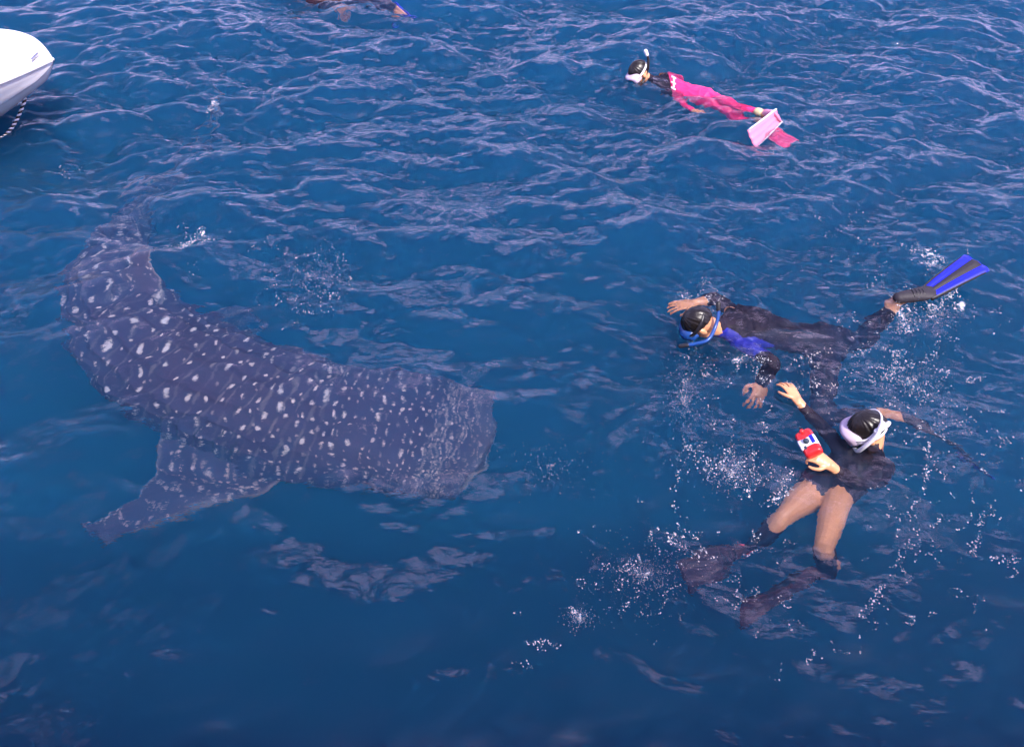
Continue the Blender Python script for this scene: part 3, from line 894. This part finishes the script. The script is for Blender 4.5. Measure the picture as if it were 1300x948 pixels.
c, f, u, r = hA
sb = v3(P(820, 95, .03))
mask_set(rootA, c, f, u, r, M['clear_rubber'], M['white_rubber'], ((.004, .020, .0),))
snorkel(rootA, [c + f * .11 - u * .06, c + f * .06 - u * .05 - v3((0, .10, 0)), sb, sb + v3((.012, 0, .08)), sb + v3((.004, .02, .16)), sb + v3((-.022, .03, .215))], M['black_rubber'], M['white_rubber'], .013)
swim_fin(rootA, P(970, 144, .02), P(986, 149, .10), P(952, 178, .04), (.67, -.51, -.52), .12, .17, M['pink_rubber'], M['pink_rubber'], M['white_rubber'], None, .02)
swim_fin(rootA, P(966, 158, -.10), P(981, 169, -.10), P(1006, 184, -.12), (.3, .8, .2), .10, .2, M['rose_rubber'], M['rose_rubber'], M['pink_rubber'], None, .01)
ank = v3(P(966, 143, .03)); kn = v3(P(933, 134, -.02)); dd = unit(ank - kn)
link('ankle_band', mesh_of('ankle_band', [tube_arrays([ank - dd * .035, ank - dd * .012], [.037, .036], seg=14, steps=2)]), M['yellow'], rootA)
# white printed marks across the back of the suit
for i in range(5):
    a = v3(P(853.0 + (i % 2) * 2.2, 97.5 + i * 2.9, .0 - .008 * i)); b = v3(P(857.5 - (i % 2) * 1.5, 99.5 + i * 2.9, -.004 - .009 * i))
    link('printed_mark', mesh_of('printed_mark', [tube_arrays([a, b], [.009, .008], seg=8, steps=2)]), M['white_rubber'], rootA)

# swimmer at the far edge, in dark red
rootD, suitD, hD = swimmer('person', 'snorkeller in dark maroon wetsuit with blue fins floating far out',
    P(372, -14, .02), (-.6, -.2, -.75), (-.75, 0, .6), P(386, -11, -.03), P(402, -7, -.08), P(448, -1, -.12), (.05, 1, 0),
    [(P(398, -14, -.08), P(385, -18, -.15), P(368, -16, -.2), (-1, 0, 0), (0, 0, 1), .3, -1),
     (P(400, -1, -.09), P(420, 4, -.22), P(434, 7, -.3), (.8, -.4, -.3), (0, 0, 1), .3, 1)],
    [(P(450, -3, -.12), P(478, 3, -.16), P(500, 9, -.2), P(510, 14, -.24)), (P(450, 3, -.14), P(474, 6, -.24), P(495, 13, -.3), P(503, 18, -.34))],
    M['maroon_suit'], sleeves=(1.0, 1.0), trousers=(1.0, 1.0), seed=9)
c, f, u, r = hD
mask_set(rootD, c, f, u, r, M['sky_rubber'], M['black_rubber'])
snorkel(rootD, [c + f * .11 - u * .06, c + f * .06 - u * .05 - v3((0, .10, 0)), c + v3((.05, -.09, .05)), c + v3((.07, -.09, .22))], M['black_rubber'], M['blue_rubber'], .012)
swim_fin(rootD, P(502, 4, -.2), P(512, 9, -.24), P(530, 18, -.32), (.1, .9, .2), .10, .2, M['blue_rubber'], M['blue_rubber'], M['black_rubber'], None)
swim_fin(rootD, P(497, 8, -.3), P(505, 13, -.34), P(517, 22, -.45), (.1, .9, .2), .10, .2, M['blue_rubber'], M['blue_rubber'], M['black_rubber'], None)

# ------------------------------------------------------------------ the camera in the raised hand
def rounded_box(c, ax, hs, bev=0.012, seg=3):
    bm = bmesh.new(); bmesh.ops.create_cube(bm, size=2.0)
    for v in bm.verts: v.co = Vector((v.co.x * hs[0], v.co.y * hs[1], v.co.z * hs[2]))
    bmesh.ops.bevel(bm, geom=bm.edges[:], offset=bev, segments=seg, profile=.6, affect='EDGES')
    me = bpy.data.meshes.new('box'); 
    Mx = Matrix([list(a) for a in ax]).transposed().to_4x4(); Mx.translation = Vector(c)
    bm.transform(Mx); bm.to_mesh(me); bm.free()
    return me
cc = v3(P(1027, 563, .075))
lx = unit(v3(P(1035, 578, .07)) - v3(P(1018, 548, .07))); view = unit(v3((0, 0, CAM_H)) - cc)
nz = unit(view + v3((-.25, 0, .3))); nz = unit(nz - lx * np.dot(nz, lx)); ny = np.cross(nz, lx)
camr = empty('waterproof_camera', tuple(cc - v3((0, 0, .05))))
tag(camr, 'small red and white waterproof camera gripped in a raised hand', 'camera')
link('casing', rounded_box(cc, (lx, ny, nz), (.082, .048, .032), .0285, 5), M['red_plastic'], camr)
lab = link('label', rounded_box(cc + nz * .003 + lx * .004, (lx, ny, nz), (.032, .0495, .0295), .010, 3), M['white_rubber'], camr)
link('label_stripe', rounded_box(cc + nz * .020 + ny * .028, (lx, ny, nz), (.026, .010, .0142), .003, 2), M['blue_rubber'], lab)
link('lens', mesh_of('lens', [tube_arrays([cc + nz * .02 - ny * .004, cc + nz * .038 - ny * .004], [.018, .016], seg=16, steps=2)]), M['glass'], camr)
link('viewfinder', rounded_box(cc + nz * .031 + lx * .032 - ny * .024, (lx, ny, nz), (.010, .007, .004), .002, 2), M['glass'], camr)
link('winder', mesh_of('winder', [tube_arrays([cc - lx * .064 + nz * .02, cc - lx * .064 + nz * .040], [.014, .013], seg=14, steps=2)]), M['red_plastic'], camr)
link('wrist_cord', mesh_of('wrist_cord', [tube_arrays([cc - lx * .072, cc - lx * .10 + ny * .01, cc - lx * .125 - ny * .005 - nz * .02, cc - lx * .15 - nz * .05], [.003] * 4, seg=6, steps=4)]), M['black_rubber'], camr)

# ------------------------------------------------------------------ moored dinghy
def dinghy():
    tip = v3(P(65, 76, .55))
    tip[2] = .55
    L = 3.6
    root = empty('dinghy', (tip[0] - L / 2, tip[1], -.15))
    tag(root, 'white dinghy with a raked bow and moulded rub rail', 'boat')
    t = np.concatenate([np.linspace(0, 1, 40) ** 1.6 * 1.2, np.linspace(1.25, L, 26)])
    beam = .77 * np.tanh(t * 1.9) * (1 - .12 * np.clip((t - 1.6) / 2, 0, 1)) + .012
    sheer = .55 - .10 * np.clip(t / 2.0, 0, 1) ** .8
    keel = np.interp(t, [0, .05, .12, .42, .62, 1.0, 1.5, L], [.52, .44, .36, .17, .05, -.10, -.14, -.14])
    f = np.linspace(0, 1, 22)
    X_ = tip[0] - t
    def half(sg):
        y = beam[:, None] * (np.sin(f * math.pi / 2) ** .8)[None] * (1 - .06 * np.sin(f * math.pi)[None])
        z = keel[:, None] + (sheer - keel)[:, None] * (f ** 1.35)[None]
        z = z - .02 * np.exp(-((f - .55) / .07) ** 2)[None]
        return np.stack([np.repeat(X_[:, None], len(f), 1), tip[1] + sg * y, z], -1)
    H = np.concatenate([half(1)[:, ::-1], half(-1)[:, 1:]], 1)
    white = mat('white_gelcoat', (0.70, 0.66, 0.66), 0.25, noise=(7, 0.14), coat=0.3)
    scuff = mat('worn_white_deck', (0.68, 0.65, 0.60), 0.45, noise=(16, 0.22), bump=(40, 0.1))
    inner = H.copy(); c0 = H.mean(1, keepdims=True)
    inner = inner + (np.array([0, tip[1], 0]) - inner * [0, 1, 0]) * [0, .04, 0] + [-.02, 0, .02]
    link('hull', mesh_of('hull', [( np.concatenate([H, inner[:, ::-1]], 1).reshape(-1, 3),
         [(i * 86 + j, (i + 1) * 86 + j, (i + 1) * 86 + (j + 1) % 86, i * 86 + (j + 1) % 86) for i in range(len(t) - 1) for j in range(86)]
         + [tuple(range(86)), tuple((len(t) - 1) * 86 + j for j in reversed(range(86)))])]), white, root)
    # foredeck: cambered sheet inside the gunwale
    g = np.linspace(-1, 1, 25)
    k = t < 1.9
    D = np.stack([np.repeat(X_[k][:, None] - .012, 25, 1), tip[1] + (beam[k] * .965)[:, None] * g[None], (sheer[k] - .012)[:, None] + .05 * (1 - g ** 2)[None] * np.clip(beam[k] / .5, 0, 1)[:, None]], -1)
    dk = link('foredeck', mesh_of('foredeck', [sheet(D, (0, 0, 1), .012)]), scuff, root)
    for sg in (-1, 1):
        pts = [(X_[i] + (.008 if i < 3 else 0), tip[1] + sg * (beam[i] + .004), sheer[i] - .004) for i in range(0, len(t), 3)]
        link('rub_rail', mesh_of('rub_rail', [tube_arrays(pts, [(.014, .011)] * len(pts), side=(0, 0, 1), seg=10, steps=3)]), white, root)
    steel = mat('stainless_steel', (0.5, 0.5, 0.52), 0.25, metal=1.0)
    cl = link('cleat', mesh_of('cleat', [tube_arrays([(tip[0] - .13, tip[1] - .06, sheer[4] + .03), (tip[0] - .13, tip[1] + .06, sheer[4] + .03)], [.009, .009], seg=8, steps=3),
                         tube_arrays([(tip[0] - .13, tip[1], sheer[4] - .01), (tip[0] - .13, tip[1], sheer[4] + .03)], [.012, .010], seg=8, steps=2)]), steel, dk)
    link('bow_eye', mesh_of('bow_eye', [tube_arrays([(tip[0] - .40 + .03 * math.cos(a) + .02, tip[1], .215 + .025 * math.sin(a)) for a in np.linspace(-2.2, 2.2, 9)], [.006] * 9, seg=8, steps=2)]), steel, root)
    # mooring line: a black and a white strand laid round each other
    a = v3((tip[0] - .36, tip[1], .205)); b = v3(P(-8, 178, -.06))
    rp = empty('mooring_rope', tuple(b)); tag(rp, 'black and white twisted rope hanging from the bow into the water', 'rope')
    for k_, m_ in ((0, M['black_rubber']), (1, M['white_rubber'])):
        pts = []
        n_ = 80; sd = unit(np.cross(b - a, [0, 0, 1])); s2 = np.cross(unit(b - a), sd)
        for i in range(n_ + 1):
            x = i / n_; ang = x * 2 * math.pi * 11 + k_ * math.pi
            pts.append(a + (b - a) * x + v3((0, 0, -.05 * math.sin(x * math.pi))) + (sd * math.cos(ang) + s2 * math.sin(ang)) * .0065)
        link('strand', mesh_of('strand', [tube_arrays(pts, [.0085] * len(pts), seg=7, steps=2)]), m_, rp)
dinghy()

# ------------------------------------------------------------------ foam, droplets and bubbles
def icosphere(sub):
    bm = bmesh.new(); bmesh.ops.create_icosphere(bm, subdivisions=sub, radius=1.0)
    v = np.array([list(x.co) for x in bm.verts]); f = np.array([[l.index for l in x.verts] for x in bm.faces]); bm.free()
    return v, f
def scatter_mesh(name, pos, size, flat, seed, sub=1):
    g = np.random.default_rng(seed)
    v, f = icosphere(sub); n, k = len(pos), len(v)
    a = g.uniform(0, 2 * np.pi, n); st = g.uniform(.6, 1.7, (n, 1))
    sh = v[None] * (1 + g.uniform(-.28, .28, (n, k, 1)))
    ca, sa = np.cos(a)[:, None], np.sin(a)[:, None]
    x = sh[..., 0] * st; y = sh[..., 1] / st ** .5
    X_ = np.stack([x * ca - y * sa, x * sa + y * ca, sh[..., 2] * flat], -1) * size[:, None, None] + pos[:, None]
    F = (f[None] + (np.arange(n) * k)[:, None, None]).reshape(-1, 3)
    me = bpy.data.meshes.new(name)
    me.vertices.add(n * k); me.vertices.foreach_set('co', X_.reshape(-1).astype(np.float32))
    me.loops.add(F.size); me.loops.foreach_set('vertex_index', F.reshape(-1).astype(np.int32))
    me.polygons.add(len(F)); me.polygons.foreach_set('loop_start', (np.arange(len(F)) * 3).astype(np.int32))
    me.update(calc_edges=True)
    return me
fg = np.random.default_rng(21)
foam_p, foam_s = [], []
def pix(px, py):
    p = P(px, py, 0.0); return p.x, p.y
def foam_stroke(pts, n, width, smin=.0008, smax=.0042):
    """lacy line of foam along photo points, width in photo pixels"""
    q_ = catmull([(a, b) for a, b in pts], 60)
    for _ in range(n):
        i = fg.integers(0, 60)
        x, y = pix(*(q_[i] + fg.normal(0, width, 2) * (.5 + fg.random())))
        foam_p.append((x, y)); foam_s.append(smin + (smax - smin) * fg.random() ** 3)
def foam_patch(px, py, rx, ry, n, smin=.0006, smax=.0034, ang=0.0):
    """clustered scatter: a few random walks inside an ellipse"""
    c_, s_ = math.cos(ang), math.sin(ang)
    k = max(2, n // 12)
    for _ in range(k):
        a, r_ = fg.uniform(0, 6.28), math.sqrt(fg.random())
        u_, v_ = rx * r_ * math.cos(a), ry * r_ * math.sin(a)
        x0, y0 = px + u_ * c_ - v_ * s_, py + u_ * s_ + v_ * c_
        m_ = max(1, int(fg.exponential(n / k)))
        step = fg.uniform(.8, 3.2); dr = fg.uniform(0, 6.28)
        for _ in range(m_):
            dr += fg.normal(0, .7)
            x0 += step * math.cos(dr); y0 += step * math.sin(dr) * .8
            x, y = pix(x0 + fg.normal(0, 1.2), y0 + fg.normal(0, 1.0)); foam_p.append((x, y)); foam_s.append(smin + (smax - smin) * fg.random() ** 3.2)
FOAM_PATCHES = [(1120,475,70,35,330,.5),(1180,500,60,60,260,.9),(1235,560,45,80,130,1.2),(1130,320,60,45,150,.2),(1150,400,28,22,150,.3),
    (1190,400,40,40,80,.4),(880,470,40,60,110,.2),(900,500,60,50,110,.3),(960,455,45,20,120,.5),(925,610,50,32,80,.6),(905,580,35,25,90,.4),
    (980,620,30,35,120,-1.0),(800,740,80,60,110,.2),(860,690,40,25,70,.5),(740,700,60,50,30,0),(670,780,35,60,24,0),(950,700,60,40,90,0),(960,770,50,35,60,0),
    (1110,760,60,50,70,.5),(1180,690,70,80,90,1.0),(1090,810,40,30,40,0),(410,340,55,35,130,.2),(380,380,60,40,70,.3),(245,308,16,14,70,-.5),(271,131,7,7,36,-.5),
    (985,190,40,14,60,.1),(940,200,40,20,30,0),(1200,330,60,25,60,.3),(1070,300,50,40,50,.1),(1080,420,30,30,60,.2),(900,370,40,15,60,.3),(1040,470,40,25,90,.3),(280,330,70,40,40,.2),(60,230,70,50,14,.3),(1250,440,40,60,50,.8),(1200,620,80,120,230,1.0),(1150,470,80,50,220,.6),(1000,520,60,40,60,.3),(850,600,50,60,50,.2),(1230,760,60,60,50,.6),(1020,820,80,30,40,0)]
for a, b, rx, ry, n, an in FOAM_PATCHES: foam_patch(a, b, rx, ry, int(n * 2.0), ang=an)
for pts, n, wd in [([(1178,398),(1195,386),(1212,372)], 260, 4.0), ([(1140,392),(1148,408),(1156,420)], 150, 3.0), ([(1152,322),(1172,322),(1200,340)], 110, 2.0), ([(1185,330),(1178,345)], 90, 4.0),
                   ([(908,588),(925,600),(938,612),(948,630)], 80, 5.0), ([(985,640),(995,615),(1005,600)], 110, 4.0), ([(920,570),(940,590),(960,575)], 70, 3.0),
                   ([(725,775),(735,785)], 60, 3.0), ([(785,745),(800,715),(815,735)], 80, 4.0), ([(850,680),(870,695),(890,710)], 80, 4.0), ([(1178,565),(1176,595),(1172,622)], 90, 2.0),
                   ([(1248,660),(1238,690),(1232,705)], 60, 2.0), ([(232,318),(246,300),(258,290)], 90, 3.0), ([(268,136),(272,126)], 50, 2.2), ([(950,448),(962,470),(975,480)], 90, 4.0), ([(1010,455),(1040,445)], 60, 3.0),
                   ([(1085,540),(1110,520),(1140,515)], 30, 6.0), ([(1100,780),(1110,760),(1118,745)], 70, 3.0), ([(1255,710),(1290,716)], 40, 2.0), ([(860,380),(890,372),(905,380)], 70, 3.0)]:
    foam_stroke(pts, n, wd)
foam_p = np.array(foam_p); foam_s = np.array(foam_s)
fz = wave_z(foam_p[:, 0], foam_p[:, 1])
foam_m = mat('sea_foam', (0.78, 0.79, 0.84), 0.5)
foam_m.node_tree.nodes['Principled BSDF'].inputs['Alpha'].default_value = 0.7
fo = link('foam', scatter_mesh('foam', np.column_stack([foam_p, fz + foam_s * .25]), foam_s * 1.2, .6, 3), foam_m)
tag(fo, 'white foam flecks and droplets scattered round the swimmers', 'foam', kind='stuff')
bub_p, bub_s = [], []
for px, py, rx, ry, n, zd in [(870,510,35,80,300,.3),(700,590,60,40,120,.4),(820,730,70,50,420,.25),(735,785,20,15,120,.15),(1160,480,60,50,300,.2),(930,600,40,35,300,.2),(1195,400,30,25,200,.12),(400,350,60,40,160,.2)]:
    for _ in range(n * 3):
        a, r_ = fg.uniform(0, 6.28), abs(fg.normal(0, .6))
        z = -fg.uniform(.03, zd); p = P(px + rx * r_ * math.cos(a), py + ry * r_ * math.sin(a), z)
        bub_p.append(tuple(p)); bub_s.append(fg.uniform(.0006, .0024))
bo = link('bubbles', scatter_mesh('bubbles', np.array(bub_p), np.array(bub_s), 1.0, 4), foam_m)
tag(bo, 'clouds of tiny pale air bubbles drifting under the surface', 'bubbles', kind='stuff')

# thin lace of foam lying on the water where limbs have beaten it
def foam_film():
    V, F, A_, o = [], [], [], 0
    for px, py, rx, ry, st in [(1195,388,34,18,.9),(1150,404,24,24,.75),(1170,328,40,20,.75),(925,602,44,34,.72),(870,690,45,22,.8),(800,735,60,45,.62),(1130,475,75,40,.66),(1200,520,60,70,.52),
                               (400,340,60,36,.62),(246,305,20,18,.8),(985,622,30,36,.75),(955,462,40,22,.75),(1040,462,36,18,.7),(890,490,50,60,.5),(735,782,20,14,.85),(271,131,9,9,.9),(985,185,40,14,.6),(1110,765,40,40,.5),(880,378,36,12,.7)]:
        c0 = P(px, py); a = P(px + rx * 1.5, py); b = P(px, py - ry * 1.5); b2 = P(px, py + ry * 1.5)
        hx, hy = abs(a.x - c0.x), max(abs(b.y - c0.y), abs(b2.y - c0.y))
        n = max(8, int(2 * hx / .02)); m = max(8, int(2 * hy / .02))
        X_, Y_ = np.meshgrid(np.linspace(c0.x - hx, c0.x + hx, n), np.linspace(c0.y - hy, c0.y + hy, m), indexing='ij')
        Z_ = wave_z(X_, Y_) + .004 + .0013 * (len(A_) % 3)
        fall = np.clip(1 - np.hypot((X_ - c0.x) / hx, (Y_ - c0.y) / hy), 0, 1)
        V.append(np.stack([X_, Y_, Z_], -1).reshape(-1, 3)); A_.append((np.minimum(fall * 1.9, 1) * st).reshape(-1))
        idx = np.arange(n * m).reshape(n, m) + o; o += n * m
        F.append(np.stack([idx[:-1, :-1], idx[1:, :-1], idx[1:, 1:], idx[:-1, 1:]], -1).reshape(-1, 4))
    V = np.vstack(V); F = np.vstack(F)
    me = bpy.data.meshes.new('foam_film')
    me.vertices.add(len(V)); me.vertices.foreach_set('co', V.reshape(-1).astype(np.float32))
    me.loops.add(F.size); me.loops.foreach_set('vertex_index', F.reshape(-1).astype(np.int32))
    me.polygons.add(len(F)); me.polygons.foreach_set('loop_start', (np.arange(len(F)) * 4).astype(np.int32)); me.update(calc_edges=True)
    at = me.attributes.new('cover', 'FLOAT', 'POINT'); at.data.foreach_set('value', np.concatenate(A_).astype(np.float32))
    m = bpy.data.materials.new('foam_lace'); m.use_nodes = True
    n = m.node_tree.nodes; L = m.node_tree.links; b = n['Principled BSDF']
    b.inputs['Base Color'].default_value = (.80, .80, .84, 1); b.inputs['Roughness'].default_value = .6
    geo = n.new('ShaderNodeNewGeometry'); ca = n.new('ShaderNodeAttribute'); ca.attribute_name = 'cover'
    nz = n.new('ShaderNodeTexNoise'); nz.inputs['Scale'].default_value = 9; nz.inputs['Detail'].default_value = 7; nz.inputs['Roughness'].default_value = .62
    nd = n.new('ShaderNodeTexNoise'); nd.inputs['Scale'].default_value = 16; nd.inputs['Detail'].default_value = 4
    vo = n.new('ShaderNodeTexVoronoi'); vo.feature = 'DISTANCE_TO_EDGE'; vo.inputs['Scale'].default_value = 34
    L.new(geo.outputs['Position'], nz.inputs['Vector']); L.new(geo.outputs['Position'], nd.inputs['Vector'])
    sc_ = n.new('ShaderNodeVectorMath'); sc_.operation = 'MULTIPLY_ADD'; sc_.inputs[1].default_value = (.09, .09, .09)
    L.new(nd.outputs['Color'], sc_.inputs[0]); L.new(geo.outputs['Position'], sc_.inputs[2]); L.new(sc_.outputs[0], vo.inputs['Vector'])
    def mth(op, x, y, clamp=False):
        q = n.new('ShaderNodeMath'); q.operation = op; q.use_clamp = clamp
        for k, z in ((0, x), (1, y)):
            if isinstance(z, (int, float)): q.inputs[k].default_value = z
            else: L.new(z, q.inputs[k])
        return q.outputs[0]
    dens = mth('SUBTRACT', mth('MULTIPLY', ca.outputs['Fac'], .50), mth('SUBTRACT', 1.0, nz.outputs['Fac']))
    dens = mth('ADD', dens, .065)
    fac = mth('MULTIPLY', mth('SUBTRACT', dens, mth('MULTIPLY', vo.outputs['Distance'], .5)), 9.0, True)
    fac = mth('MULTIPLY', fac, .75)
    L.new(fac, b.inputs['Alpha'])
    o_ = link('foam_film', me, m)
    tag(o_, 'lacy white film of foam lying on the churned water', 'foam', kind='stuff')
foam_film()

# ------------------------------------------------------------------ unseen dive boat under the lens; its awning is added to shade near water
def viewing_boat():
    root = empty('unseen_dive_boat', (-2.5, -1.6, -.4))
    tag(root, 'unseen blue hulled dive boat with a net awning added to shade the near water', 'boat')
    blue = mat('dark_blue_hull_paint', (0.03, 0.06, 0.16), 0.4, noise=(2, 0.2))
    wood = mat('weathered_deck_boards', (0.22, 0.15, 0.09), 0.7, noise=(5, 0.3))
    canvas = mat('added_shade_netting', (0.22, 0.22, 0.24), 0.9, noise=(3, 0.15))
    canvas.node_tree.nodes['Principled BSDF'].inputs['Alpha'].default_value = 0.30  # see-through net, so the added shade on the water stays mild
    steel = mat('galvanised_tube', (0.45, 0.45, 0.47), 0.4, metal=1.0)
    x = np.linspace(-8, 6.2, 50)
    half = 1.7 * (1 - np.clip((x - 2.6) / 4.0, 0, 1) ** 2.2)
    f = np.linspace(0, 1, 14)
    def side(sg):
        y = -1.55 + sg * half[:, None] * (.72 + .28 * f[None] ** .6)
        z = -.5 + (2.35 + .25 * np.clip((x - 2.5) / 3, 0, 1))[:, None] * f[None]
        return np.stack([np.repeat(x[:, None], 14, 1), y, z], -1)
    V = np.concatenate([side(1)[:, ::-1], side(-1)], 1)
    link('hull', grid_mesh('hull', V), blue, root)
    for k in range(17):                                        # deck boards
        y = -3.05 + k * .185
        keep = x[np.abs(y - -1.55) < half * .97]
        link('plank', rounded_box(((keep[0] + keep[-1]) / 2, y, 1.72), ((1, 0, 0), (0, 1, 0), (0, 0, 1)), ((keep[-1] - keep[0]) / 2, .088, .02), .004, 1), wood, root)
    g = np.linspace(-1, 1, 15)
    A_ = np.stack([np.repeat(np.linspace(-7.6, 5.2, 30)[:, None], 15, 1), np.repeat((-1.60 + 1.65 * g)[None], 30, 0), 3.9 + .22 * (1 - g ** 2)[None] + .03 * np.sin(np.linspace(0, 16, 30))[:, None]], -1)
    link('awning', mesh_of('awning', [sheet(A_, (0, 0, 1), .02)]), canvas, root)  # added out of view, sized to darken the water in front
    for px_ in (-7.4, -4.9, -1.9, 2.0):
        for y in (-3.1, -.05):
            link('post', mesh_of('post', [tube_arrays([(px_, y * .97, 1.70), (px_, y, 3.90)], [.025, .025], seg=10, steps=2)]), steel, root)
viewing_boat()
